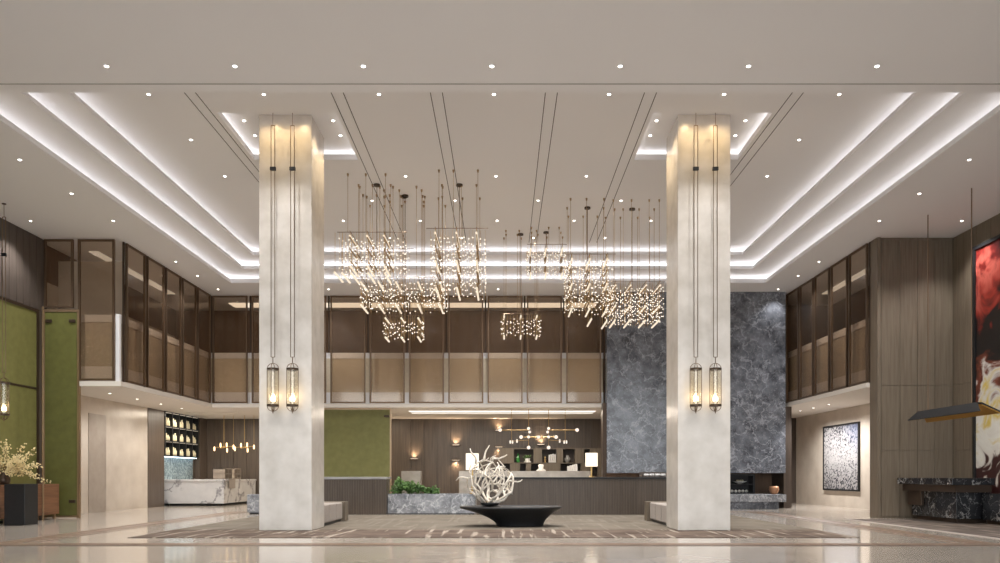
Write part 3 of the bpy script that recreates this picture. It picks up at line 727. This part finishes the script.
# ------------------------------------------------------------------ bar
t = thing('bar_counter', 'white veined marble bar counter before the lit shelves', 'counter', (-12.6, 33, 0))
MB().box(-13.9, -11.40, 31.1, 35.1, 0.1, 1.02).build('body', M['white_marble'], t, 0.01)
MB().box(-13.9, -11.36, 31.05, 35.1, 1.02, 1.1).build('top', M['white_marble'], t, 0.01)
MB().box(-13.7, -11.48, 31.2, 35.1, 0, 0.1).build('plinth', M['black'], t)
XR = -XU + 0.02
t = thing('bar_shelf', 'black grid shelf of jars lit over the blue tiles', 'shelf', (XR, 32.6, 2.05))
yl = fr(30.85, 34.2, 5); zl = [2.08, 2.69, 3.30, 3.9]
m = MB()
for y in yl: m.box(XR - 0.24, XR + 0.03, y - 0.025, y + 0.025, zl[0], zl[-1])
for z in zl: m.box(XR - 0.24, XR + 0.03, 30.83, 34.22, z - 0.025, z + 0.025)
m.build('frame', M['black'], t)
MB().box(XR - 0.26, XR - 0.24, 30.83, 34.22, zl[0], zl[-1]).build('back_panel', M['mosaic'], t)
MB().box(XR - 0.1, XR - 0.02, 30.9, 34.1, 2.03, 2.05).build('light_strip', M['led_blue'], t)
for z in zl[1:]: MB().box(XR - 0.02, XR + 0.01, 30.9, 34.15, z - 0.034, z - 0.026).build('light_strip', M['warm_glow'], t)
struct(MB().box(XR - 0.26, XR - 0.2, 30.85, 34.1, 0, 2.05), 'trim_17', M['mosaic'], 'blue patterned tile splashback behind the bar')
src = None
rowlab = ['lowest', 'middle', 'top']
rnd = random.Random(5)
for r in range(3):
    for q in range(5):
        for j in range(3):
            y = yl[q] + 0.15 + 0.18 * j; z = zl[r] + 0.025
            lab = 'pale amber jar on the %s row of the black bar shelf' % rowlab[r]
            if src is None:
                src = MB().lathe((XR - 0.1, y, z), [(0.06, 0), (0.072, 0.04), (0.072, 0.2), (0.04, 0.26), (0.035, 0.31), (0.045, 0.33)], 12).build('jar', M['jar'], None, smooth=True)
                tag(src, lab, 'jar', 'jars on the bar shelf')
            else:
                cpy = src.copy(); COL.objects.link(cpy); cpy['label'] = lab; cpy.location = (XR - 0.1, y, z); s_ = rnd.uniform(0.75, 1.1); cpy.scale = (1, 1, s_)
# display crates and cloth on the counter
for y, lab in ((32.2, 'pale wooden display crate on the bar, nearer the hall'), (33.3, 'pale wooden display crate on the bar, nearer the rear wall')):
    tt = thing('display_crate', lab, 'crate', (-11.85, y, 1.1), 'crates on the bar counter')
    m = MB()
    for z in (1.1, 1.32, 1.54): m.box(-12.1, -11.6, y - 0.42, y + 0.42, z, z + 0.03)
    for yy in (-0.42, -0.02, 0.39): m.box(-12.1, -11.6, y + yy, y + yy + 0.03, 1.1, 1.57)
    m.build('rack', M['dark_beige'], tt)
    m = MB()
    for z in (1.13, 1.35):
        for yy in (-0.22, 0.18): m.lathe((-11.85, y + yy, z), [(0.10, 0), (0.13, 0.04), (0.12, 0.10), (0.05, 0.15)], 12)
    m.build('bread', M['jar'], tt)
m = MB().box(-11.95, -11.33, 31.5, 32.25, 1.101, 1.115).box(-11.345, -11.33, 31.5, 32.25, 0.72, 1.10)
o = m.build('table_runner', M['cushion'], None); tag(o, 'pale cloth runner hanging over the side of the marble bar', 'runner')
for k, (x, lab) in enumerate(((-12.1, 'brass bulb pendant over the bar, nearer the shelves'), (-11.2, 'brass bulb pendant over the bar, nearer the column'))):
    tt = thing('bulb_pendant', lab, 'pendant lamp', (x, 33, 2.3), 'bar pendants')
    m = MB().tube([(x, 33, 2.5), (x, 33, ZS)], 0.01, 6).tube([(x - 0.42, 33, 2.5), (x + 0.42, 33, 2.55)], 0.012, 6).tube([(x + 0.42, 33, 2.55), (x + 0.42, 33, ZS)], 0.006, 6).tube([(x - 0.1, 32.8, 2.45), (x + 0.15, 33.2, 2.55)], 0.012, 6)
    m.build('arm', M['brass'], tt)
    for dx, dz in ((-0.42, -0.08), (-0.15, 0.08), (0.12, 0.1), (0.14, -0.14), (0.42, 0.0)):
        MB().lathe((x + dx, 33, 2.42 + dz), [(0.015, 0), (0.034, 0.03), (0.034, 0.16), (0.015, 0.2)], 10).build('bulb', M['bulb_dim'], tt, smooth=True)

# ------------------------------------------------------------------ reception
def fluted(mb, x0, x1, y, z0, z1, n, d=0.015):
    for a, c_ in zip(fr(x0, x1, n), fr(x0, x1, n)[1:]): mb.box(a + 0.006, c_ - 0.006, y - d, y, z0, z1)
t = thing('reception_desk', 'long dark fluted wood reception desk behind the black table', 'desk', (2.7, 24.4, 0))
m = MB().box(-0.66, 6.2, 24.03, 24.75, 0, 1.16); fluted(m, -0.66, 6.2, 24.03, 0.02, 1.15, 80); m.build('body', M['wood'], t)
MB().box(-0.7, 6.25, 23.98, 24.8, 1.16, 1.21).build('top', M['black_satin'], t, 0.008)
t = thing('side_desk', 'shorter fluted wood desk before the green fabric screen', 'desk', (-5.3, 24.7, 0))
m = MB().box(-7.0, -3.6, 24.33, 25.0, 0, 1.14); fluted(m, -7.0, -3.6, 24.33, 0.02, 1.13, 42); m.build('body', M['wood'], t)
MB().box(-7.03, -3.56, 24.3, 25.05, 1.14, 1.22).build('top', M['pale_stone'], t, 0.008)
t = thing('marble_planter', 'low grey marble planter between the two wood desks', 'planter', (-2.1, 24.9, 0))
m = MB().box(-3.58, -0.72, 24.5, 24.6, 0.03, 0.66).box(-3.58, -0.72, 25.3, 25.4, 0.03, 0.66).box(-3.58, -3.48, 24.6, 25.3, 0.03, 0.66).box(-0.82, -0.72, 24.6, 25.3, 0.03, 0.66).box(-1.35, -0.82, 24.6, 25.3, 0.03, 0.655)
m.build('body', M['planter_marble'], t)
MB().box(-3.48, -1.35, 24.6, 25.3, 0.05, 0.6).build('soil', M['niche'], t)
MB().box(-3.55, -0.75, 24.55, 25.35, 0, 0.03).build('plinth', M['black'], t)
t = thing('marble_block', 'grey marble block peeping out behind the bar side column', 'bench', (-7.7, 25, 0))
MB().box(-8.22, -7.08, 24.6, 25.3, 0.04, 0.64).build('body', M['planter_marble'], t, 0.03)
MB().box(-8.15, -7.1, 24.65, 25.25, 0, 0.04).build('plinth', M['black'], t)
def plant(x, y, z, r, h, seed, label):
    t_ = thing('leafy_plant', label, 'plant', (x, y, z), 'planter plants'); rn = random.Random(seed)
    lv = MB(); sm = MB()
    for k in range(46):
        a = rn.uniform(0, 2 * PI); el = rn.uniform(0.35, 1.5); L = rn.uniform(0.5, 1) * h
        tip = Vector((x + math.cos(a) * math.cos(el) * r * 1.3, y + math.sin(a) * math.cos(el) * r * 0.8, z + L * math.sin(el)))
        sm.tube([(x, y, z), ((x + tip.x) / 2, (y + tip.y) / 2, z + 0.6 * (tip.z - z)), tuple(tip)], 0.004, 4)
        for q in range(4):
            c_ = tip + Vector([rn.gauss(0, 0.03) for _ in range(3)]); d = Vector((rn.uniform(-1, 1), rn.uniform(-1, 1), rn.uniform(-.2, .8))).normalized()
            s_ = d.orthogonal().normalized(); l_ = rn.uniform(0.09, 0.16); w = l_ * 0.28; u_ = d.cross(s_) * l_ * 0.12
            lv.quad(c_, c_ + d * l_ * 0.5 + s_ * w + u_, c_ + d * l_, c_ + d * l_ * 0.5 - s_ * w + u_)
    sm.build('stems', M['leaf'], t_); lv.build('foliage', M['leaf'], t_)
plant(-3.25, 24.95, 0.6, 0.19, 0.55, 1, 'bushy green plant in the marble planter, nearest the shorter desk')
plant(-2.95, 24.95, 0.6, 0.22, 0.45, 2, 'bushy green plant in the middle of the marble planter')
plant(-2.64, 24.95, 0.6, 0.24, 0.34, 3, 'lower green plant beside the bushy ones in the marble planter')
plant(-2.18, 24.95, 0.6, 0.16, 0.22, 4, 'smallest green plant in the marble planter, nearest the long desk')

# pale rear counters and shelf wall
o = MB().box(-1.76, 4.1, 33.0, 33.6, 0, 1.46).build('rear_counter', M['pale_stone'], None, 0.01); tag(o, 'long pale stone counter against the shelf wall behind reception', 'counter')
o = MB().box(-4.3, -3.45, 33.0, 33.6, 0, 1.46).build('rear_counter', M['pale_stone'], None, 0.01); tag(o, 'short pale stone counter behind the planter plants', 'counter')
ZA, ZM, ZB_ = 1.44, 1.84, 2.48
t = thing('display_shelf', 'grey brown display shelf with dark niches behind the reception', 'shelf', (2.3, 34.8, 0))
def px(u, Y): return 0.2 + (u - 503.5) * Y / 750
YSH = 34.45
up = [(514, 533.5), (542, 556.5), (563, 575), (584, 590)]; lo_ = [(500, 510), (520, 526), (531, 541), (560.5, 581), (590, 598)]
xa, xb = px(499, YSH), px(603, YSH)
m = MB().box(xa, xb, YSH, YSH + 0.5, ZB_, ZB_ + 0.04).box(xa, xb, YSH - 0.02, YSH + 0.5, ZM - 0.02, ZM + 0.02).box(xa, xb, YSH, YSH + 0.5, 0, ZA - 0.2)
for cells, z0, z1 in ((up, ZM + 0.02, ZB_), (lo_, ZA - 0.2, ZM - 0.02)):
    e = xa
    for u0, u1 in cells:
        if px(u0, YSH) > e: m.box(e, px(u0, YSH), YSH, YSH + 0.5, z0, z1)
        e = px(u1, YSH)
    if e < xb: m.box(e, xb, YSH, YSH + 0.5, z0, z1)
m.build('carcass', M['wood_olive'], t)
MB().box(xa, xb, YSH + 0.48, YSH + 0.52, ZA - 0.2, ZB_).build('back_panel', M['niche'], t)
def on_shelf(u, Y=YSH + 0.18): return px(u, Y)
o = MB().lathe((on_shelf(518), YSH + 0.18, ZM + 0.02), [(0.07, 0), (0.08, 0.03), (0.08, 0.22), (0.03, 0.32), (0.03, 0.42)], 14).build('bottle', M['bottle_green'], None, smooth=True); tag(o, 'slim green glass bottle in the upper shelf niche', 'bottle')
t = thing('small_plant', 'small green plant in a white pot in the upper niche', 'plant', (on_shelf(527.5), YSH + 0.18, ZM + 0.02))
MB().lathe((on_shelf(527.5), YSH + 0.18, ZM + 0.02), [(0.16, 0), (0.17, 0.03), (0.10, 0.1), (0.12, 0.2)], 14).build('pot', M['white'], t, smooth=True)
m = MB(); rnd = random.Random(2)
for k in range(26): m.ball((on_shelf(527.5) + rnd.gauss(0, .06), YSH + 0.18 + rnd.gauss(0, .05), ZM + 0.3 + rnd.gauss(0, .06)), 0.035, 1)
m.build('foliage', M['leaf'], t)
m = None
for k, (dx, h) in enumerate(((549.3, 0.36), (551.2, 0.38), (553.1, 0.40), (555.0, 0.38))):
    o = MB().box(on_shelf(dx) - 0.034, on_shelf(dx) + 0.034, YSH + 0.06, YSH + 0.3, ZM + 0.02, ZM + 0.02 + h).build('book', M['paper'], None, 0.004); tag(o, 'white book standing in the middle upper niche, %s from the small figurine' % ORD[k], 'book', 'white books in the upper niche')
o = MB().lathe((on_shelf(545), YSH + 0.18, ZM + 0.02), [(0.07, 0), (0.03, 0.05), (0.05, 0.14), (0.02, 0.2), (0.045, 0.25), (0.01, 0.3)], 12).build('figurine', M['brass'], None, smooth=True); tag(o, 'small brass figurine beside the white books', 'figurine')
o = MB().lathe((on_shelf(567.5), YSH + 0.18, ZM + 0.02), [(0.06, 0), (0.14, 0.12), (0.14, 0.2), (0.06, 0.3), (0.07, 0.33)], 16).build('vase', M['pale_stone'], None, smooth=True); tag(o, 'round grey vase alone in the third upper niche', 'vase')
o = MB().lathe((px(541, 33.2), 33.2, 1.46), [(0.2, 0), (0.22, 0.03), (0.1, 0.12), (0.13, 0.25), (0.1, 0.3)], 16).build('vase', M['white'], None, smooth=True); tag(o, 'squat white vase on the pale rear counter', 'vase')
for k, dx in enumerate((568.5, 571, 573.5, 576)):
    o = MB().box(px(dx, 33.2) - 0.05, px(dx, 33.2) + 0.05, 33.1, 33.35, 1.46, 1.46 + 0.22 + 0.03 * k).build('book', M['paper'], None, 0.004); tag(o, 'white book standing on the pale rear counter, %s from the squat vase' % ORD[k], 'book', 'white books on the rear counter')

# wall sconces
SC = None
def sconce(x, z, up_, label):
    t_ = thing('wall_sconce', label, 'sconce', (x, YW, z), 'rear wall sconces')
    s = 1 if up_ else -1
    m = MB().lathe((x, YW - 0.012, z), [(0.07, -0.07 * s), (0.2, -0.03 * s), (0.27, 0.0)] if up_ else [(0.27, 0.0), (0.2, 0.03), (0.07, 0.07)], 20, 1, 0.55)
    m.build('shell', M['bronze'], t_, smooth=True)
    MB().lathe((x, YW - 0.08, z + 0.012 * s), [(0.17, 0), (0.17, 0.006)], 16, 1, 0.3).build('lamp_glow', M['led_warm'], t_)
    d = lamp('SPOT', 'sconce_light', t_, (x, YW - 0.11, z + 0.05 * s), 60, (1, 0.74, 0.48), spot_size=2.3, spot_blend=1.0, shadow_soft_size=0.05)
    if up_: d.rotation_euler = (PI - 0.12, 0, 0)
    else: d.rotation_euler = (0.12, 0, 0)
for u, v_, up_, lab in ((414.3, 459, True, 'half bowl wall sconce shining up behind the planter plants'),
                    (456, 445.3, True, 'half bowl sconce shining up, upper of the pair left of the white branches'),
                    (456, 460, False, 'half bowl sconce shining down, lower of the pair left of the white branches'),
                    (499, 430.6, True, 'half bowl sconce shining up, upper of the pair behind the globe chandelier end'),
                    (499, 446.8, False, 'half bowl sconce shining down, lower of the pair above the white branches'),
                    (540.8, 444.8, True, 'half bowl sconce shining up between the two globe chandeliers')):
    sconce(px(u, YW), 1.265 + (475.5 - v_) * YW / 750, up_, lab)

# globe chandeliers over the desk
def zpx(v_, Y): return 1.265 + (475.5 - v_) * Y / 750
YG = 30.1
def globes(u0, s, label):
    x = px(u0, YG); t_ = thing('globe_chandelier', label, 'chandelier', (x, YG, zpx(450, YG)), 'globe chandeliers over reception')
    k_ = YG / 750
    m = MB().tube([(x, YG, zpx(447, YG)), (x, YG, ZS)], 0.012, 6)
    m.tube([(x, YG, zpx(430, YG)), (x + s * 27 * k_, YG, zpx(430, YG))], 0.018, 8).tube([(x - s * 9 * k_, YG, zpx(437, YG)), (x + s * 8.5 * k_, YG, zpx(437, YG))], 0.015, 8)
    m.tube([(x, YG, zpx(440, YG)), (x + s * 18.5 * k_, YG + 0.2, zpx(441, YG))], 0.008, 6)
    m.tube([(x + s * 17 * k_, YG + 0.2, zpx(441, YG)), (x + s * 17 * k_, YG + 0.2, ZS)], 0.008, 6)
    m.build('arms', M['brass'], t_)
    for du, v_, r in ((0, 428.5, 0.062), (-1, 432, 0.058), (28.5, 430, 0.075), (7.5, 437, 0.075), (0, 437, 0.06), (-9.5, 437, 0.06), (0, 447.5, 0.075)):
        MB().ball((x + s * du * k_, YG, zpx(v_, YG)), r, 2).build('globe', M['globe'], t_, smooth=True)
    for du, v_ in ((11.5, 441), (16, 442), (18.3, 442)):
        MB().lathe((x + s * du * k_, YG + 0.2, zpx(v_ + 1.5, YG)), [(0.02, 0), (0.032, 0.03), (0.032, 0.11), (0.015, 0.14)], 10).build('bulb', M['globe'], t_, smooth=True)
globes(528.6, -1, 'brass globe chandelier over the desk, its long arm pointing to the planter')
globes(548.6, 1, 'brass globe chandelier over the desk, its long arm pointing to the stone wall')

# table lamps
def table_lamp(x, y, z, zs0, zs1, r, label):
    t_ = thing('table_lamp', label, 'lamp', (x, y, z), 'reception table lamps')
    MB().lathe((x, y, z), [(0.09, 0), (0.09, 0.025), (0.035, 0.04), (0.035, zs0 - z)], 16).build('base', M['brass'], t_)
    MB().lathe((x, y, zs0), [(r, 0), (r, zs1 - zs0), (r - 0.015, zs1 - zs0), (r - 0.015, 0)], 24, cap=False).build('shade', M['shade'], t_, smooth=True)
    lamp('POINT', 'lamp_light', t_, (x, y, (zs0 + zs1) / 2), 25, (1, 0.8, 0.55), shadow_soft_size=0.08)
table_lamp(px(472.3, 25), 25.0, 0.655, 1.45, 2.0, 0.215, 'lit drum table lamp on the marble planter behind the white branches')
table_lamp(px(591.5, 24.5), 24.5, 1.21, 1.56, 2.0, 0.20, 'lit drum table lamp on the long reception desk')
t = thing('desk_tray', 'dark tray of white towels at the stone wall end of the desk', 'tray', (px(655, 24.4), 24.4, 1.21))
m = MB().box(4.65, 5.5, 24.2, 24.6, 1.21, 1.23).box(4.65, 5.5, 24.58, 24.6, 1.21, 1.38).box(4.65, 4.67, 24.2, 24.6, 1.23, 1.3); m.build('tray', M['wood_dark'], t)
for k in range(4): MB().tube([(4.75 + 0.18 * k, 24.28, 1.28), (4.9 + 0.18 * k, 24.28, 1.28)], 0.045, 10).build('towel', M['paper'], t, smooth=True)

# ------------------------------------------------------------------ bench behind each column
for s in (-1, 1):
    xc = s * 4.775; side = 'bar' if s < 0 else 'stone wall'
    t = thing('column_bench', 'taupe upholstered bench behind the %s side column' % side, 'bench', (xc, 19.8, 0), 'column benches')
    MB().box(xc - 0.5, xc + 0.5, 18.36, 20.58, 0.0125, 0.08).build('plinth', M['black'], t)
    for k in range(3):
        y = 18.36 + 0.75 * k
        MB().box(xc - 0.56, xc + 0.56, y, y + 0.715, 0.08, 0.53).build('seat', M['cushion'], t, 0.03)
    MB().box(xc - 0.62, xc + 0.62, 20.64, 21.05, 0.0125, 0.54).build('end_block', M['wood_olive'], t, 0.008)

# ------------------------------------------------------------------ black table and branch sculpture
t = thing('flared_table', 'low black flared centre table under the white branch sculpture', 'table', (0.6, 18.8, 0.012))
m = MB(); n = 48; rings = []
prof = []
for k in range(15):
    f = k / 14; prof.append((f, 0.012 + 0.45 * (1 - (1 - f) ** 1.55) if False else 0.012 + 0.445 * f))
def ering(f, z, extra=0.0):
    g = f ** 1.9
    cx = 0.61 + (0.375 - 0.61) * g; a = 0.575 + (1.25 - 0.575) * g + extra; bb = 0.36 + (0.72 - 0.36) * g + extra
    return [m.b.verts.new((cx + a * math.copysign(abs(math.cos(q)) ** 0.85, math.cos(q)), 18.6 + bb * math.copysign(abs(math.sin(q)) ** 0.85, math.sin(q)), z)) for q in [2 * PI * i / n for i in range(n)]]
for f, z in prof: rings.append(ering(f, z))
rings.append(ering(1, 0.495, 0.015)); rings.append(ering(1, 0.505, -0.01)); rings.append(ering(1, 0.505, -0.12)); rings.append(ering(1, 0.490, -0.14))
for a, c_ in zip(rings, rings[1:]):
    for i in range(n): m.b.faces.new((a[i], a[(i + 1) % n], c_[(i + 1) % n], c_[i]))
m.b.faces.new(rings[0][::-1]); m.b.faces.new(rings[-1])
m.build('body', M['black_satin'], t, smooth=True)
SX, SY, SZ, SR = px(490, 18.7), 18.7, 1.13, 0.56
o = MB().lathe((SX, SY, 0.495), [(0.10, 0), (0.20, 0.025), (0.26, 0.09), (0.245, 0.09), (0.1, 0.045)], 24).build('bowl', M['black_satin'], None, smooth=True); tag(o, 'shallow black bowl holding the white branch sculpture', 'bowl')
rnd = random.Random(21); m = MB()
def wander(p, d, steps, st, r0, hold=0.45, cen=Vector((SX, SY, SZ)), R=SR, fork=True):
    pts = [p.copy()]
    for i in range(steps):
        d = (d + Vector([rnd.gauss(0, 0.3) for _ in range(3)])).normalized(); q = p + d * st
        rad = q - cen
        if rad.length > 1e-6 and hold:
            q = q.lerp(cen + rad.normalized() * R * rnd.uniform(0.9, 1.06), hold)
        if q.z < 0.57: q.z = 0.57
        d = (q - p).normalized(); p = q; pts.append(p.copy())
        if fork and i in (3, 6, 9) and rnd.random() < 0.8:
            wander(p.copy(), (d + Vector([rnd.gauss(0, 0.8) for _ in range(3)])).normalized(), rnd.randint(3, 5), st * 0.8, r0 * 0.62, 0.25, cen, R, False)
    L = len(pts); m.tube(pts, [max(0.006, r0 * (1 - 0.72 * i / L)) * rnd.uniform(0.8, 1.2) for i in range(L)], 7)
for k in range(13):
    a = 2 * PI * k / 13 + rnd.uniform(-.2, .2)
    p = Vector((SX + 0.16 * math.cos(a), SY + 0.16 * math.sin(a), 0.585))
    wander(p, Vector((math.cos(a + 0.9), math.sin(a + 0.9), 0.55)), 11, 0.145, 0.034, 0.5)
for (dx, dy, dz), hh in (((-0.35, -0.1, 0.42), Vector((-0.1, 0, 1))), ((-0.15, -0.1, 0.5), Vector((-0.25, 0, 1))), ((0.05, 0, 0.5), Vector((0.15, 0, 1))), ((-0.52, -0.1, 0.05), Vector((-1, 0, 0.2))), ((0.5, -0.05, 0.0), Vector((0.7, 0, 0.5)))):
    wander(Vector((SX + dx, SY + dy, SZ + dz)), hh, 6, 0.075, 0.03, 0.0, fork=False)
# two main stems tall
wander(Vector((SX + 0.25, SY - 0.2, 0.8)), Vector((-0.5, 0, 1)), 10, 0.12, 0.036, 0.15)
o = m.build('branch_sculpture', M['branch'], None, smooth=True); tag(o, 'round tangle of bleached white branches on the black table', 'sculpture')

# ------------------------------------------------------------------ fireplace end
t = thing('marble_bench', 'low grey marble hearth bench beneath the blue-grey stone wall', 'bench', (8.4, 28.3, 0))
MB().box(6.3, 10.72, 27.9, 29.6, 0.28, 0.56).build('top', M['planter_marble'], t, 0.01)
MB().box(6.4, 10.5, 28.05, 29.6, 0, 0.28).build('base', M['grey_marble'], t)
t = thing('niche_box', 'black open fire niche box on the marble hearth bench', 'fireplace', (8.3, 29.3, 0.56))
m = MB().box(7.5, 9.92, 29.0, 29.6, 0.56, 0.60).box(7.5, 9.92, 29.0, 29.6, 1.25, 1.32).box(9.85, 9.92, 29.0, 29.6, 0.6, 1.25).box(7.5, 7.57, 29.0, 29.6, 0.6, 1.25).box(7.57, 9.85, 29.55, 29.6, 0.6, 1.25).box(7.57, 9.85, 29.0, 29.55, 0.9, 0.93)
m.build('frame', M['black'], t)
o = MB().lathe((9.42, 29.27, 0.931), [(0.06, 0), (0.10, 0.03), (0.26, 0.1), (0.27, 0.11), (0.1, 0.05)], 18).build('bowl', M['white'], None, smooth=True); tag(o, 'white bowl on the shelf of the black niche box', 'bowl')
for k in range(4):
    o = MB().ball((9.32 + 0.07 * k, 29.26 + 0.03 * (k % 2), 1.06), 0.05, 2).build('fruit', M['jar'], None, smooth=True); tag(o, 'yellow fruit in the white bowl of the niche box, %s along' % ORD[k], 'fruit', 'fruit in the niche bowl')
for k in range(5):
    x = 9.1 + 0.14 * k
    o = MB().ball((x, 29.2, 0.66), 0.06, 2).build('pebble', M['white'], None, smooth=True); tag(o, 'white pebble in the lower niche of the black box, %s along' % ORD[k], 'pebble', 'white pebbles in the niche')
o = MB().lathe((10.48, 28.5, 0.56), [(0.10, 0), (0.13, 0.02), (0.19, 0.16), (0.17, 0.30), (0.16, 0.30), (0.1, 0.04)], 18).build('copper_pot', M['copper'], None, smooth=True); tag(o, 'copper pot standing on the end of the marble hearth bench', 'pot')

# ------------------------------------------------------------------ art
t = thing('framed_art', 'black framed speckled white and blue art on the beige stone wall', 'picture', (XU - 0.07, 29.95, 0.69))
MB().box(XU - 0.10, XU - 0.05, 28.43, 31.47, 0.72, 3.25).build('canvas', M['speckle'], t)
m = MB().box(XU - 0.13, XU - 0.05, 28.37, 31.53, 0.66, 0.72).box(XU - 0.13, XU - 0.05, 28.37, 31.53, 3.25, 3.31).box(XU - 0.13, XU - 0.05, 28.37, 28.43, 0.72, 3.25).box(XU - 0.13, XU - 0.05, 31.47, 31.53, 0.72, 3.25)
m.build('frame', M['black'], t)
t = thing('framed_painting', 'huge red, black and white abstract painting above the black desk', 'picture', (XW - 0.05, 18.3, 0.5))
MB().box(XW - 0.07, XW - 0.01, 14.9, 21.0, 0.6, 7.58).build('canvas', M['painting'], t)
m = MB().box(XW - 0.11, XW, 14.8, 21.1, 7.58, 7.68).box(XW - 0.11, XW, 14.8, 21.1, 0.5, 0.6).box(XW - 0.11, XW, 21.0, 21.1, 0.6, 7.58).box(XW - 0.11, XW, 14.8, 14.9, 0.6, 7.58)
m.build('frame', M['black'], t)

# ------------------------------------------------------------------ black marble desk and its lamp
t = thing('marble_desk', 'black white-veined marble desk before the abstract painting', 'desk', (12.5, 19.8, 0.012))
MB().box(11.75, 12.85, 19.3, 22.0, 1.02, 1.20).build('top', M['black_marble'], t, 0.01)
MB().box(11.88, 12.8, 19.36, 21.95, 0.83, 1.02).build('apron', M['bronze_dark'], t)
MB().box(12.1, 12.98, 19.7, 21.85, 0.12, 0.83).build('body', M['black_marble'], t, 0.01)
MB().box(12.0, 12.1, 21.2, 21.9, 0.42, 0.83).build('side_box', M['bronze_dark'], t, 0.01)
MB().box(12.2, 12.98, 19.85, 21.75, 0.013, 0.12).build('plinth', M['bronze_dark'], t)
t = thing('marble_credenza', 'low black marble block between the marble desk and the painting', 'cabinet', (13.15, 18.7, 0.012))
MB().box(12.72, 13.36, 17.6, 19.6, 0.1, 0.80).build('body', M['black_marble'], t, 0.01)
MB().box(12.8, 13.36, 17.7, 19.55, 0.013, 0.1).build('plinth', M['bronze_dark'], t)
t = thing('linear_pendant', 'long folded black pendant lamp with gold lining over the marble desk', 'pendant lamp', (11.65, 19.3, 2.7))
ya, yb_ = 17.75, 20.95
def wedge(poly, ext):
    m_ = MB(); a = []; c_ = []
    for x, z, e in poly:
        a.append(m_.b.verts.new((x, ya + e, z))); c_.append(m_.b.verts.new((x, yb_ - e, z)))
    n_ = len(poly)
    m_.b.faces.new(a); m_.b.faces.new(c_[::-1])
    for k in range(n_): m_.b.faces.new((a[k], c_[k], c_[(k + 1) % n_], a[(k + 1) % n_]))
    return m_
wedge([(11.48, 2.80, 0.0), (11.60, 3.03, 0.3), (11.72, 3.03, 0.3), (12.06, 2.755, 0.0), (12.03, 2.745, 0.02), (11.71, 2.995, 0.3), (11.62, 2.995, 0.3), (11.505, 2.79, 0.02)], 0).build('housing', M['black_satin'], t)
wedge([(11.51, 2.792, 0.03), (11.625, 2.985, 0.31), (11.71, 2.985, 0.31), (12.022, 2.743, 0.03), (11.99, 2.74, 0.04), (11.70, 2.972, 0.32), (11.635, 2.972, 0.32), (11.535, 2.79, 0.04)], 0).build('lining', M['gold'], t)
MB().box(11.64, 11.69, ya + 0.5, yb_ - 0.5, 2.955, 2.968).build('light_strip', M['led_warm'], t)
for y in (18.36, 20.25): MB().tube([(11.66, y, 3.03), (11.66, y, H0)], 0.014, 8).build('hanging_rod', M['bronze'], t)
d = lamp('SPOT', 'pendant_light', t, (11.66, 19.3, 2.93), 60, (1, 0.8, 0.5), spot_size=2.2, spot_blend=0.8, shadow_soft_size=0.1)

# ------------------------------------------------------------------ helper for added soft area lights, none placed
def area(name, loc, sx, sy, power, col, rot=(0, 0, 0)):
    d_ = bpy.data.lights.new(name, 'AREA'); d_.shape = 'RECTANGLE'; d_.size = sx; d_.size_y = sy; d_.energy = power; d_.color = col
    o_ = bpy.data.objects.new(name, d_); COL.objects.link(o_); o_.location = loc; o_.rotation_euler = rot
    return o_

# ------------------------------------------------------------------ daylight through the open glass entrance behind the camera
w = bpy.data.worlds.new('daylight'); C.world = w; w.use_nodes = True
bg = w.node_tree.nodes['Background']; bg.inputs['Color'].default_value = (0.90, 0.96, 1.0, 1); bg.inputs['Strength'].default_value = 3.8

# ------------------------------------------------------------------ camera
cam = bpy.data.cameras.new('camera'); co = bpy.data.objects.new('camera', cam); COL.objects.link(co)
co.location = (0.2, 0, 1.265); co.rotation_euler = (PI / 2, 0, 0)
cam.sensor_width = 36; cam.lens = 27.0; cam.shift_x = -0.0035; cam.shift_y = (475.5 - 281.5) / 1000
cam.clip_end = 200
C.camera = co
C.view_settings.view_transform = 'Standard'; C.view_settings.look = 'None'; C.view_settings.gamma = 1
C.view_settings.use_curve_mapping = False; C.view_settings.exposure = 0.0
C.cycles.use_denoising = True
C.cycles.max_bounces = 10; C.cycles.diffuse_bounces = 6; C.cycles.transparent_max_bounces = 16
C.cycles.sample_clamp_indirect = 4.0
